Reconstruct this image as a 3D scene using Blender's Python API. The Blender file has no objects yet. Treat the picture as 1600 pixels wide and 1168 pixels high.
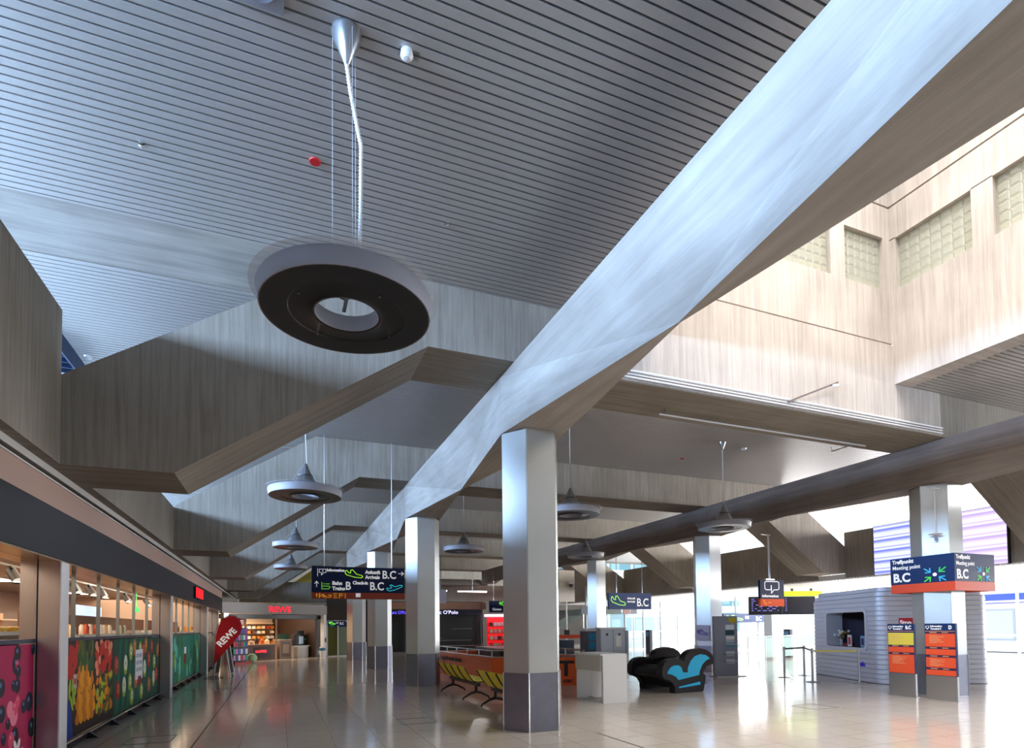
import bpy, bmesh, math, random
from mathutils import Vector, Matrix
random.seed(7)
S = bpy.context.scene
C = S.collection
PI = math.pi
# ------------------------------------------------------------------ camera
cam_d = bpy.data.cameras.new('camera'); cam = bpy.data.objects.new('camera', cam_d); C.objects.link(cam)
cam_d.sensor_width = 36.0; cam_d.lens = 899.4/1600*36.0
cam_d.shift_x = 0.0; cam_d.shift_y = (947.8-584.0)/1600
cam_d.clip_start = 0.05; cam_d.clip_end = 400
YAW, PITCH, ROLL = .3844, .0348, -.01054
fw = Vector((math.sin(YAW)*math.cos(PITCH), math.cos(YAW)*math.cos(PITCH), math.sin(PITCH)))
r0 = Vector((math.cos(YAW), -math.sin(YAW), 0)); u0 = r0.cross(fw)
rr = math.cos(ROLL)*r0 + math.sin(ROLL)*u0; uu = -math.sin(ROLL)*r0 + math.cos(ROLL)*u0
M = Matrix((rr, uu, -fw)).transposed().to_4x4(); M.translation = Vector((0, 0, 1.6))
cam.matrix_world = M
S.camera = cam
# ------------------------------------------------------------------ view, world, daylight
S.view_settings.view_transform = 'Standard'; S.view_settings.look = 'None'
S.view_settings.exposure = 0.9; S.view_settings.gamma = 1.0
S.view_settings.use_curve_mapping = False
W = bpy.data.worlds.new('daylight_sky'); S.world = W; W.use_nodes = True
bg = W.node_tree.nodes['Background']; bg.inputs[0].default_value = (.80, .90, 1.0, 1); bg.inputs[1].default_value = 1.0
S.cycles.max_bounces = 8; S.cycles.diffuse_bounces = 4; S.cycles.glossy_bounces = 3
S.cycles.transmission_bounces = 6; S.cycles.transparent_max_bounces = 10
S.cycles.sample_clamp_indirect = 4.0; S.cycles.caustics_reflective = False; S.cycles.caustics_refractive = False

def area(name, loc, aim, sx, sy, col, power):
    l = bpy.data.lights.new(name, 'AREA'); l.shape = 'RECTANGLE'; l.size = sx; l.size_y = sy
    l.color = col; l.energy = power
    o = bpy.data.objects.new(name, l); C.objects.link(o); o.location = loc
    d = Vector(aim).normalized(); o.rotation_euler = d.to_track_quat('-Z', 'Y').to_euler()
    return o
# daylight through the building's openings, plus one added lamp over the bay behind
area('skylight_daylight', (8.79, 4.8, 11.9), (0, 0, -1), 5.4, 5.6, (1, .95, .91), 470).data.spread = 2.0
area('skylight_daylight', (8.79, 4.8-7.55, 8.0), (0, .3, -1), 5.4, 5.6, (1, .96, .92), 220)  # added over the unseen bay behind to light the fronts, no opening built
for yy, pw in ((-.5, 2300), (11.3, 1300), (24.4, 1100)):
    area('gallery_window_daylight', (-8.6, yy, 5.85), (1, 0, -.04), 10.0, 1.0, (.42, .64, 1.0), pw)
for yy in (5, 16, 28):
    area('gallery_window_daylight', (28.2, yy, 5.55), (-1, 0, 0), 10.0, 1.7, (1, .98, .97), 1700)
for yy in (7, 19, 31):
    area('facade_daylight', (28.4, yy, 2.75), (-1, 0, -.22), 10.0, 0.9, (1, .98, .97), 1100)

# ------------------------------------------------------------------ materials
def nt(m): return m.node_tree.nodes, m.node_tree.links
def mat(name, col, rough=.5, metal=0.0, spec=.5, emit=None, estr=0, trans=0, alpha=1, noise=0, nscale=6, bump=0, coat=0):
    m = bpy.data.materials.new(name); m.use_nodes = True
    N, Lk = nt(m); b = N['Principled BSDF']
    b.inputs['Base Color'].default_value = (*col, 1); b.inputs['Roughness'].default_value = rough
    b.inputs['Metallic'].default_value = metal; b.inputs['Specular IOR Level'].default_value = spec
    b.inputs['Transmission Weight'].default_value = trans; b.inputs['Alpha'].default_value = alpha
    b.inputs['Coat Weight'].default_value = coat
    if emit: b.inputs['Emission Color'].default_value = (*emit, 1); b.inputs['Emission Strength'].default_value = estr
    if noise or bump:
        tc = N.new('ShaderNodeTexCoord'); n = N.new('ShaderNodeTexNoise'); n.inputs['Scale'].default_value = nscale
        n.inputs['Detail'].default_value = 4
        Lk.new(tc.outputs['Object'], n.inputs['Vector'])
        if noise:
            mx = N.new('ShaderNodeMix'); mx.data_type = 'RGBA'
            mx.inputs[6].default_value = tuple(c*(1-noise) for c in col)+(1,)
            mx.inputs[7].default_value = tuple(min(1, c*(1+noise)) for c in col)+(1,)
            Lk.new(n.outputs['Fac'], mx.inputs[0]); Lk.new(mx.outputs[2], b.inputs['Base Color'])
        if bump:
            bp = N.new('ShaderNodeBump'); bp.inputs['Strength'].default_value = bump; bp.inputs['Distance'].default_value = .01
            Lk.new(n.outputs['Fac'], bp.inputs['Height']); Lk.new(bp.outputs['Normal'], b.inputs['Normal'])
    return m
def concrete(name, c1, c2, sc, rough=.8, joint=None):
    """board-marked concrete: noise stretched along the boards plus cloudy wear"""
    m = bpy.data.materials.new(name); m.use_nodes = True
    N, Lk = nt(m); b = N['Principled BSDF']; b.inputs['Roughness'].default_value = rough
    b.inputs['Specular IOR Level'].default_value = .35
    tc = N.new('ShaderNodeTexCoord'); mp = N.new('ShaderNodeMapping'); mp.inputs['Scale'].default_value = sc
    n = N.new('ShaderNodeTexNoise'); n.inputs['Scale'].default_value = 1.0; n.inputs['Detail'].default_value = 6; n.inputs['Roughness'].default_value = .62
    n2 = N.new('ShaderNodeTexNoise'); n2.inputs['Scale'].default_value = .9; n2.inputs['Detail'].default_value = 5
    n3 = N.new('ShaderNodeTexNoise'); n3.inputs['Scale'].default_value = 45; n3.inputs['Detail'].default_value = 3
    Lk.new(tc.outputs['Object'], mp.inputs['Vector'])
    if sc[2] < sc[0]:      # boards stand upright on the sides and run crosswise on the soffits
        mp2 = N.new('ShaderNodeMapping'); mp2.inputs['Scale'].default_value = (.6, 13, .6); Lk.new(tc.outputs['Object'], mp2.inputs['Vector'])
        ge = N.new('ShaderNodeNewGeometry'); sx = N.new('ShaderNodeSeparateXYZ'); Lk.new(ge.outputs['True Normal'], sx.inputs[0])
        ab = N.new('ShaderNodeMath'); ab.operation = 'ABSOLUTE'; Lk.new(sx.outputs[2], ab.inputs[0])
        gt = N.new('ShaderNodeMath'); gt.operation = 'GREATER_THAN'; gt.inputs[1].default_value = .4; Lk.new(ab.outputs[0], gt.inputs[0])
        vm = N.new('ShaderNodeMix'); vm.data_type = 'VECTOR'; Lk.new(gt.outputs[0], vm.inputs[0]); Lk.new(mp.outputs[0], vm.inputs[4]); Lk.new(mp2.outputs[0], vm.inputs[5])
        Lk.new(vm.outputs[1], n.inputs['Vector'])
    else: Lk.new(mp.outputs[0], n.inputs['Vector'])
    Lk.new(tc.outputs['Object'], n2.inputs['Vector']); Lk.new(tc.outputs['Object'], n3.inputs['Vector'])
    r = N.new('ShaderNodeValToRGB'); r.color_ramp.elements[0].position = .36; r.color_ramp.elements[1].position = .64
    r.color_ramp.elements[0].color = (*c1, 1); r.color_ramp.elements[1].color = (*c2, 1)
    Lk.new(n.outputs['Fac'], r.inputs[0])
    mx = N.new('ShaderNodeMix'); mx.data_type = 'RGBA'; mx.blend_type = 'MULTIPLY'; mx.inputs[0].default_value = .75
    r2 = N.new('ShaderNodeValToRGB'); r2.color_ramp.elements[0].position = .3; r2.color_ramp.elements[1].position = .7
    r2.color_ramp.elements[0].color = (.72, .70, .68, 1); r2.color_ramp.elements[1].color = (1, 1, 1, 1)
    Lk.new(n2.outputs['Fac'], r2.inputs[0]); Lk.new(r.outputs[0], mx.inputs[6]); Lk.new(r2.outputs[0], mx.inputs[7])
    Lk.new(mx.outputs[2], b.inputs['Base Color'])
    ad = N.new('ShaderNodeMath'); ad.operation = 'ADD'; Lk.new(n.outputs['Fac'], ad.inputs[0])
    ml = N.new('ShaderNodeMath'); ml.operation = 'MULTIPLY'; ml.inputs[1].default_value = .25; Lk.new(n3.outputs['Fac'], ml.inputs[0]); Lk.new(ml.outputs[0], ad.inputs[1])
    bp = N.new('ShaderNodeBump'); bp.inputs['Strength'].default_value = .35; bp.inputs['Distance'].default_value = .012
    Lk.new(ad.outputs[0], bp.inputs['Height']); Lk.new(bp.outputs['Normal'], b.inputs['Normal'])
    return m
CA, CB = (.25, .22, .18), (.34, .31, .265)
conc_v = concrete('board_marked_concrete_upright', CA, CB, (19, 19, .8))
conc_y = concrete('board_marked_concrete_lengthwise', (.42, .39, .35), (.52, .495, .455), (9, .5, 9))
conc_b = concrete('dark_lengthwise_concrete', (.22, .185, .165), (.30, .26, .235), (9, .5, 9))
conc_pale = concrete('pale_upright_concrete', (.47, .42, .38), (.60, .55, .50), (15, 15, .7))
slat_m = mat('painted_metal_slat', (.44, .425, .41), .45, .2, .5)
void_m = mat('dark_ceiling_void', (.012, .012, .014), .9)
alu = mat('satin_aluminium_cladding', (.60, .625, .62), .36, .7, noise=.05, nscale=3)
zinc = mat('scuffed_zinc_plate', (.25, .26, .33), .34, .8, noise=.14, nscale=5)
steel = mat('brushed_steel', (.55, .55, .56), .28, 1.0)
chrome = mat('bright_chrome', (.8, .8, .82), .12, 1.0)
black = mat('black_plastic', (.012, .012, .013), .35)
blackg = mat('gloss_black_lacquer', (.006, .005, .006), .3, spec=.35)
white = mat('white_laminate', (.78, .80, .82), .35)
whitem = mat('white_painted_metal', (.75, .76, .78), .4)
glassm = mat('clear_glass', (.03, .03, .03), .02, 0, .5, alpha=.06)
darkblue = mat('navy_sign_face', (.005, .012, .05), .55, spec=.2)
navy2 = mat('royal_navy_sign_face', (.007, .03, .125), .5, spec=.3)
orange = mat('orange_sign_face', (.78, .10, .02), .6, spec=.15)
white_l = mat('white_lettering', (.9, .9, .9), .5, emit=(1, 1, 1), estr=.12)

# ------------------------------------------------------------------ mesh builder
class G:
    def __init__(s): s.v = []; s.f = []
    def add(s, vs, fs):
        k = len(s.v); s.v += [tuple(p) for p in vs]; s.f += [tuple(i+k for i in f) for f in fs]; return s
    def box(s, x0, x1, y0, y1, z0, z1):
        return s.add([(x0,y0,z0),(x1,y0,z0),(x1,y1,z0),(x0,y1,z0),(x0,y0,z1),(x1,y0,z1),(x1,y1,z1),(x0,y1,z1)],
                     [(3,2,1,0),(4,5,6,7),(0,1,5,4),(1,2,6,5),(2,3,7,6),(3,0,4,7)])
    def prism(s, poly, a, b, axis='z'):
        """closed outline extruded along an axis; outline is (x,y), (x,z) or (y,z)"""
        f = {'z': lambda p, t: (p[0], p[1], t), 'y': lambda p, t: (p[0], t, p[1]), 'x': lambda p, t: (t, p[0], p[1])}[axis]
        n = len(poly)
        ar = sum(poly[i][0]*poly[(i+1)%n][1]-poly[(i+1)%n][0]*poly[i][1] for i in range(n))
        if ar < 0: poly = poly[::-1]
        vs = [f(p, a) for p in poly]+[f(p, b) for p in poly]
        fs = [tuple(range(n))[::-1], tuple(range(n, 2*n))]+[(i, (i+1)%n, n+(i+1)%n, n+i) for i in range(n)]
        if axis == 'y': fs = [q[::-1] for q in fs]
        if b < a: fs = [q[::-1] for q in fs]
        return s.add(vs, fs)
    def tube(s, pts, r, n=8, cap=True):
        pts = [Vector(p) for p in pts]; rings = []
        rs = r if isinstance(r, (list, tuple)) else [r]*len(pts)
        for i, p in enumerate(pts):
            d = (pts[min(i+1, len(pts)-1)]-pts[max(i-1, 0)]).normalized()
            a = d.cross(Vector((0, 0, 1)) if abs(d.z) < .95 else Vector((1, 0, 0))).normalized(); b = d.cross(a)
            rings.append([p+(a*math.cos(2*PI*k/n)+b*math.sin(2*PI*k/n))*rs[i] for k in range(n)])
        vs = [q for g in rings for q in g]; fs = []
        for i in range(len(pts)-1):
            for k in range(n):
                fs.append((i*n+k, i*n+(k+1)%n, (i+1)*n+(k+1)%n, (i+1)*n+k))
        if cap: fs += [tuple(range(n)), tuple(range((len(pts)-1)*n, len(pts)*n))[::-1]]
        return s.add(vs, fs)
    def lathe(s, prof, c=(0, 0, 0), n=32, a0=0, a1=2*PI):
        full = abs(a1-a0-2*PI) < 1e-6; m = n if full else n+1
        vs = [(c[0]+r*math.cos(a0+(a1-a0)*k/n), c[1]+r*math.sin(a0+(a1-a0)*k/n), c[2]+z) for r, z in prof for k in range(m)]
        fs = []
        for i in range(len(prof)-1):
            for k in range(n if full else n):
                k2 = (k+1) % m if full else k+1
                fs.append((i*m+k, i*m+k2, (i+1)*m+k2, (i+1)*m+k))
        return s.add(vs, fs)
    def ball(s, c, r, sx=1, sy=1, sz=1, n=10, m=7):
        prof = [(max(1e-4, math.sin(PI*i/m))*r, -math.cos(PI*i/m)*r) for i in range(m+1)]
        k = len(s.v); s.lathe(prof, (0, 0, 0), n)
        for i in range(k, len(s.v)):
            x, y, z = s.v[i]; s.v[i] = (c[0]+x*sx, c[1]+y*sy, c[2]+z*sz)
        return s
    def each(s, name, m, parent=None, **k):
        """every loose piece becomes an object of its own"""
        par = list(range(len(s.v)))
        def fd(i):
            while par[i] != i: par[i] = par[par[i]]; i = par[i]
            return i
        for f in s.f:
            for j in f[1:]: par[fd(j)] = fd(f[0])
        grp = {}
        for f in s.f: grp.setdefault(fd(f[0]), []).append(f)
        out = []
        for fs in grp.values():
            ids = sorted({i for f in fs for i in f}); mp = {i: n for n, i in enumerate(ids)}; g = G(); g.v = [s.v[i] for i in ids]; g.f = [tuple(mp[i] for i in f) for f in fs]
            out.append(g.build(name, m, parent, **k))
        return out
    def build(s, name, m, parent=None, bevel=0, smooth=False, label=None, loc=None):
        me = bpy.data.meshes.new(name); me.from_pydata(s.v, [], s.f); me.update()
        bm = bmesh.new(); bm.from_mesh(me); bmesh.ops.recalc_face_normals(bm, faces=bm.faces)
        if bevel: bmesh.ops.bevel(bm, geom=list(bm.edges), offset=bevel, segments=2, affect='EDGES', clamp_overlap=True)
        bm.to_mesh(me); bm.free()
        for mm in (m if isinstance(m, (list, tuple)) else [m]): me.materials.append(mm)
        if smooth:
            for p in me.polygons: p.use_smooth = True
            if hasattr(me, 'set_sharp_from_angle'): me.set_sharp_from_angle(angle=math.radians(40))
        o = bpy.data.objects.new(name, me); C.objects.link(o)
        if parent: o.parent = parent
        if loc: o.location = loc
        if label: o['label'] = label
        return o
def tag(o, label, cat, group=None, kind=None):
    if label: o['label'] = label
    if cat: o['category'] = cat
    if group: o['group'] = group
    if kind: o['kind'] = kind
    return o
def thing(name, label, cat, loc=(0, 0, 0), rz=0, group=None):
    o = bpy.data.objects.new(name, None); C.objects.link(o); o.empty_display_size = .1
    o.location = loc; o.rotation_euler = (0, 0, rz); return tag(o, label, cat, group)
def struct(name, g, m, **k):
    o = g.build(name, m, **k); o['kind'] = 'structure'; return o
def dup(root, loc=None, rz=None, label=None, group=None):
    def cp(o, par):
        c = o.copy(); C.objects.link(c); c.parent = par
        for ch in list(o.children): cp(ch, c)
        return c
    r = cp(root, None)
    if loc is not None: r.location = loc
    if rz is not None: r.rotation_euler = (0, 0, rz)
    if label: r['label'] = label
    if group: r['group'] = group
    return r
def text(name, s, size, m, parent, loc, rot, sx=1.0, bold=0.0, align='LEFT', depth=.003):
    """lettering as a thin raised mesh; size is roughly the capital height"""
    cu = bpy.data.curves.new(name, 'FONT'); cu.body = s; cu.size = size*1.38; cu.extrude = depth; cu.offset = bold; cu.align_x = align
    cu.resolution_u = 3
    o = bpy.data.objects.new(name, cu); C.objects.link(o)
    dg = bpy.context.evaluated_depsgraph_get(); me = bpy.data.meshes.new_from_object(o.evaluated_get(dg))
    bpy.data.objects.remove(o); bpy.data.curves.remove(cu)
    me.transform(Matrix.Diagonal((sx, 1, 1, 1)))
    me.materials.clear(); me.materials.append(m)
    o = bpy.data.objects.new(name, me); C.objects.link(o); o.parent = parent; o.location = loc; o.rotation_euler = rot
    return o
FRONT = (PI/2, 0, 0)            # lettering read from -Y
LEFTF = (PI/2, 0, -PI/2)        # lettering read from -X
RIGHTF = (PI/2, 0, PI/2)        # lettering read from +X
# ================================================================== THE SETTING
BAY = 7.55; Y0 = 7.9
def floor_mat():
    m = bpy.data.materials.new('polished_floor_tile'); m.use_nodes = True
    N, Lk = nt(m); b = N['Principled BSDF']; b.inputs['Roughness'].default_value = .13
    b.inputs['Specular IOR Level'].default_value = .6
    tc = N.new('ShaderNodeTexCoord'); mp = N.new('ShaderNodeMapping'); mp.inputs['Location'].default_value = (1.113, -8.96+.0, 0)
    br = N.new('ShaderNodeTexBrick'); br.offset = 0; br.squash = 1; br.inputs['Scale'].default_value = 1
    br.inputs['Brick Width'].default_value = .612; br.inputs['Row Height'].default_value = .612
    br.inputs['Mortar Size'].default_value = .0035; br.inputs['Mortar Smooth'].default_value = .2
    br.inputs['Color1'].default_value = (.60, .53, .46, 1); br.inputs['Color2'].default_value = (.56, .495, .43, 1); br.inputs['Mortar'].default_value = (.15, .13, .12, 1)
    Lk.new(tc.outputs['Object'], mp.inputs[0]); Lk.new(mp.outputs[0], br.inputs[0])
    n = N.new('ShaderNodeTexNoise'); n.inputs['Scale'].default_value = 30; n.inputs['Detail'].default_value = 5; Lk.new(tc.outputs['Object'], n.inputs[0])
    mx = N.new('ShaderNodeMix'); mx.data_type = 'RGBA'; mx.blend_type = 'MULTIPLY'; mx.inputs[0].default_value = .25
    Lk.new(br.outputs[0], mx.inputs[6]); Lk.new(n.outputs['Fac'], mx.inputs[7]); Lk.new(mx.outputs[2], b.inputs['Base Color'])
    return m
struct('floor', G().box(-12, 34, -10, 62, -.3, 0), floor_mat())
dark_joint = mat('dark_joint_filler', (.05, .04, .04), .6)
struct('trim_1', G().box(-1.12, -1.10, -2, 40, .0005, .0025), dark_joint)
struct('trim_2', G().box(4.42, 4.44, 2, 7.6, .0005, .0025), dark_joint)
# floor hatches let into the tiles
for i, (x, y, lab) in enumerate(((2.2, 9.9, 'square access hatch in the floor left of the nearest column'), (9.6, 8.2, 'square access hatch in the pale floor in front of the sofa'),
                 (-1.75, 9.9, 'access hatch in the floor beside the shop window'))):
    g = G(); w, t = .3, .008
    for a in ((-w, w, -w, -w+t), (-w, w, w-t, w), (-w, -w+t, -w, w), (w-t, w, -w, w)): g.box(x+a[0], x+a[1], y+a[2], y+a[3], .0005, .003)
    tag(g.build('floor_hatch', dark_joint), lab, 'floor hatch')

# slatted metal ceiling, one field per bay
def slats(name, x0, x1, y0, y1, z=6.55):
    g = G(); y = y0+.02
    while y < y1-.02:
        g.box(x0, x1, y, min(y+.078, y1), z, z+.03); y += .1
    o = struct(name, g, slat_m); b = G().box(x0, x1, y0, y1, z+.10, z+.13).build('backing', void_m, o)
    return o
slats('ceiling', -9.2, 5.8, 1.65, 7.9)
slats('ceiling', 12.25, 27.5, 1.65, 7.9, 6.53)
for k in range(4):
    slats('ceiling', -9.2, 27.5, 9.12+BAY*k, Y0+BAY*(k+1))
slats('ceiling', -9.2, 27.5, -5.9, .45, 6.55)

# cross beams of folded concrete
def cross(k):
    y = Y0+BAY*k
    lo = [(-2.75, 3.5), (-1.18, 3.5), (1.95, 5.6), (15.63, 5.6), (18.76, 3.5), (19.9, 3.5)]
    hi = [(19.9, 4.53), (16.74, 6.55), (16.74, 6.58), (.85, 6.58), (.85, 6.55), (-2.31, 4.53), (-2.75, 4.25)]
    labs = ['nearest concrete cross beam folding up from the shop to the ceiling', 'second concrete cross beam behind the nearest one', 'third concrete cross beam along the hall',
            'fourth concrete cross beam along the hall', 'fifth concrete cross beam, far down the hall', 'farthest concrete cross beam down the hall']
    o = G().prism(lo+hi, y, y+1.2, 'y').build('cross_beam', conc_v)
    tag(o, labs[k], 'concrete beam', 'folded concrete cross beams')
    # level soffit strip the slats butt against
    for a, b in ((-9.2, -2.31), ): pass
    G().box(-9.2, .85, y, y+1.2, 6.552, 6.62).build('ceiling_strip', conc_x, o)
    G().box(16.74, 27.5, y, y+1.2, 6.552, 6.62).build('ceiling_strip', conc_x, o)
    return o
conc_x = concrete('board_marked_concrete_crosswise', (.34, .325, .30), (.47, .45, .42), (.6, 10, 10))
for k in range(6): cross(k)

# the two long beams over the column rows: full width over a column, a keel line at mid span
def long_beam(xc, m, label, keel):
    cols = [.9+BAY*i for i in range(-1, 6)]
    g = G(); h = .49; zb, zt = 4.67, 5.59; zm = 5.55
    for a, b in zip(cols[:-1], cols[1:]):
        mid = (a+b)/2
        L = dict(t1=(xc-h, a, zt), t2=(xc-h, b, zt), b1=(xc-h, a-0, zb), b2=(xc-h, b, zb), k=(xc, mid, zb))
        if keel:
            for sg in (-1, 1):
                x = xc+sg*h
                g.add([(x, a, zt), (x, b, zt), (x, b, zb), (xc+sg*.012, mid, zb), (x, a, zb), (x, a, 5.45), (x, b, 5.45)],
                      [(0, 5, 3), (0, 3, 1), (1, 3, 6), (5, 4, 3), (6, 3, 2)])
            g.add([(xc-h, a, zb), (xc+h, a, zb), (xc+.012, mid, zb), (xc-.012, mid, zb), (xc-h, b, zb), (xc+h, b, zb)], [(0, 3, 2, 1), (3, 4, 5, 2)])
        else:
            g.add([(xc-h, a, zt), (xc-h, b, zt), (xc-h, b, zb), (xc-h, a, zb)], [(0, 3, 2, 1)])
            g.add([(xc-h, a, zb), (xc-h, b, zb), (xc+h, b, zb), (xc-h+.06, mid, zb), (xc+h, a, zb)], [(0, 3, 4), (0, 1, 3), (1, 2, 3)])
            g.add([(xc+h, a, zt), (xc+h, b, zt), (xc+h, b, zb), (xc-h+.06, mid, zb), (xc+h, a, zb)], [(0, 4, 3), (0, 3, 1), (1, 3, 2)])
        g.add([(xc-h, a, zt), (xc-h, b, zt), (xc+h, b, zt), (xc+h, a, zt)], [(0, 1, 2, 3)])
    o = g.build('longitudinal_beam', m); tag(o, label, 'concrete beam')
    bm = bmesh.new(); bm.from_mesh(o.data); bmesh.ops.remove_doubles(bm, verts=bm.verts, dist=.001); bmesh.ops.recalc_face_normals(bm, faces=bm.faces); bm.to_mesh(o.data); bm.free()
    return o
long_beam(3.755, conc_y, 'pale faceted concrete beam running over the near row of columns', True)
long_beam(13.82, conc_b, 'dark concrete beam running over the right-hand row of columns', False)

# light shaft with glass-block windows
sx0, sx1, sy0, sy1 = 5.8, 11.77, 1.7, 7.9
g = G(); g.box(4.6, sx1+.0, sy1, sy1+.4, 6.58, 7.33)
g.box(4.6, sx1, sy1, sy1+.4, 7.37, 8.47); g.box(4.6, sx1, sy1+.03, sy1+.38, 7.32, 7.38)
g.box(4.6, sx1+.45, sy1, sy1+.4, 9.57, 10.24); g.box(4.6, sx1+.45, sy1+.05, sy1+.4, 10.24, 10.28); g.box(4.6, sx1+.45, sy1-.0, sy1+.4, 10.28, 12.2)
for a, b in ((5.8, 6.0), (7.13, 7.53), (10.04, 10.44), (11.56, 12.22)): g.box(a, b, sy1, sy1+.4, 8.47, 9.57)
g.box(4.26, 13.2, 7.885, 7.9, 5.62, 7.33)
struct('wall_back', g, conc_pale)
g = G(); g.box(sx1, sx1+.45, sy0, sy1, 6.52, 8.47); g.box(sx1, sx1+.45, sy0, sy1, 9.55, 10.24); g.box(sx1+.05, sx1+.45, sy0, sy1, 10.24, 10.28); g.box(sx1, sx1+.45, sy0, sy1, 10.28, 12.2)
for a, b in ((sy0, 1.9), (3.0, 3.4), (6.03, 6.38), (7.78, sy1)): g.box(sx1, sx1+.45, a, b, 8.47, 9.57)
struct('wall_right', g, conc_pale)
g = G(); g.box(sx0-.45, sx0, sy0, sy1, 6.52, 8.47); g.box(sx0-.45, sx0, sy0, sy1, 9.55, 12.2); 
for a, b in ((sy0, 1.9), (3.0, 3.4), (6.03, 6.38), (7.78, sy1)): g.box(sx0-.45, sx0, a, b, 8.47, 9.57)
struct('wall_left', g, conc_pale)
g = G().box(sx0-.45, sx1+.45, sy0-.4, sy0, 6.52, 12.2)
struct('wall_front', g, conc_pale)
def block_mat():
    m = bpy.data.materials.new('glass_block'); m.use_nodes = True; N, Lk = nt(m)
    for n in list(N):
        if n.type == 'BSDF_PRINCIPLED': N.remove(n)
    out = [n for n in N if n.type == 'OUTPUT_MATERIAL'][0]
    t = N.new('ShaderNodeBsdfTranslucent'); t.inputs[0].default_value = (.72, .70, .56, 1)
    gl = N.new('ShaderNodeBsdfGlossy'); gl.inputs['Roughness'].default_value = .15
    d = N.new('ShaderNodeBsdfDiffuse'); d.inputs[0].default_value = (.60, .56, .42, 1)
    m1 = N.new('ShaderNodeMixShader'); m1.inputs[0].default_value = .35; Lk.new(t.outputs[0], m1.inputs[1]); Lk.new(d.outputs[0], m1.inputs[2])
    m2 = N.new('ShaderNodeMixShader'); m2.inputs[0].default_value = .1; Lk.new(m1.outputs[0], m2.inputs[1]); Lk.new(gl.outputs[0], m2.inputs[2])
    Lk.new(m2.outputs[0], out.inputs[0]); return m
blk = block_mat(); mort = mat('block_mortar', (.5, .48, .42), .8)
def block_window(name, a0, a1, axis, at):
    """pillowed glass blocks in a mortar grid"""
    z0, z1 = 8.47, 9.57; n = max(2, round((a1-a0)/.19)); m = 6; g = G(); h = G(); da = (a1-a0)/n; dz = (z1-z0)/m
    f = (lambda a, z, d: (a, at+d, z)) if axis == 'x' else (lambda a, z, d: (at+d, a, z))
    for i in range(n):
        for j in range(m):
            A, B, Zc, Zd = a0+i*da+.008, a0+(i+1)*da-.008, z0+j*dz+.008, z0+(j+1)*dz-.008; e = .035
            g.add([f(A, Zc, .02), f(B, Zc, .02), f(B, Zd, .02), f(A, Zd, .02), f(A+e, Zc+e, 0), f(B-e, Zc+e, 0), f(B-e, Zd-e, 0), f(A+e, Zd-e, 0)],
                  [(0, 1, 5, 4), (1, 2, 6, 5), (2, 3, 7, 6), (3, 0, 4, 7), (4, 5, 6, 7)])
    for i in range(n+1):
        a = a0+i*da; p, q = a-.008, a+.008
        h.box(*( (p, q, at+.018, at+.05) if axis == 'x' else (at+.018, at+.05, p, q)), z0, z1)
    for j in range(m+1):
        z = z0+j*dz
        h.box(*((a0, a1, at+.018, at+.05) if axis == 'x' else (at+.018, at+.05, a0, a1)), z-.008, z+.008)
    o = struct(name, g, blk); h.build('mortar_grid', mort, o); return o
n_ = 1
for a, b in ((6.0, 7.13), (7.53, 10.04), (10.44, 11.56)): block_window('window_%d' % n_, a, b, 'x', 7.97); n_ += 1
for a, b in ((1.9, 3.0), (3.4, 6.03), (6.38, 7.78)): block_window('window_%d' % n_, a, b, 'y', 11.86); n_ += 1

# ------------------------------------------------------------------ columns
def hexa(r, cx=0, cy=0): return [(cx+r*math.cos(k*PI/3), cy+r*math.sin(k*PI/3)) for k in range(6)]
def column(x, y, label, group):
    t = thing('hexagonal_column', label, 'column', (x, y, 0), 0, group)
    G().prism(hexa(.485), .89, 4.67).build('shaft', alu, t, bevel=.008)
    G().prism(hexa(.492), 0, .89).build('base_cladding', zinc, t, bevel=.006, label='scuffed darker metal plates around the foot')
    g = G()
    for k in range(6):
        a = k*PI/3; g.tube([(.494*math.cos(a), .494*math.sin(a), 0), (.494*math.cos(a), .494*math.sin(a), .9)], .012, 6)
    g.each('corner_bead', chrome, t)
    return t
c0 = column(3.755, 8.45, 'nearest hexagonal metal-clad column, in front of the yellow seats', 'columns of the near row')
ordn = ['second', 'third', 'fourth', 'fifth']
for i in range(1, 5):
    dup(c0, (3.755, 8.45+BAY*i, 0), 0, '%s hexagonal metal column of the row running away to the supermarket' % ordn[i-1])
dup(c0, (13.82, 8.45, 0), 0, 'hexagonal metal column at the right carrying the meeting point sign', 'columns of the right row')
dup(c0, (13.82, 16.0, 0), 0, 'hexagonal metal column behind the black and blue sofa', 'columns of the right row')
dup(c0, (13.82, 23.55, 0), 0, 'hexagonal metal column left of the blue arrivals sign, behind the lockers', 'columns of the right row')
dup(c0, (13.82, 31.1, 0), 0, 'far hexagonal metal column of the right row beyond the car rental desk', 'columns of the right row')

# ------------------------------------------------------------------ galleries, parapets, outer walls
paint = mat('off_white_paint', (.55, .54, .52), .7); soff = mat('white_soffit', (.80, .80, .80), .5)
struct('wall_left', G().box(-2.46, -2.31, .5, Y0, 3.5, 5.27), conc_v)
for k in range(4): struct('wall_left', G().box(-2.46, -2.31, Y0+1.2+BAY*k, Y0+BAY*(k+1), 3.5, 4.5), conc_v)
struct('floor', G().box(-9.2, -2.44, -6, 40, 3.42, 3.5), paint)
for k in range(-1, 4): struct('wall_right', G().box(19.9, 20.15, Y0+1.2+BAY*k, Y0+BAY*(k+1), 3.33, 5.05), conc_v)
g = G(); 
y = -2.0
while y < 40:
    g.box(20.0, 27.5, y, y+.1, 3.28, 3.32); y += .14
struct('ceiling', g, soff); struct('floor', G().box(19.95, 27.5, -3, 40, 3.325, 3.49), paint)
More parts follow.
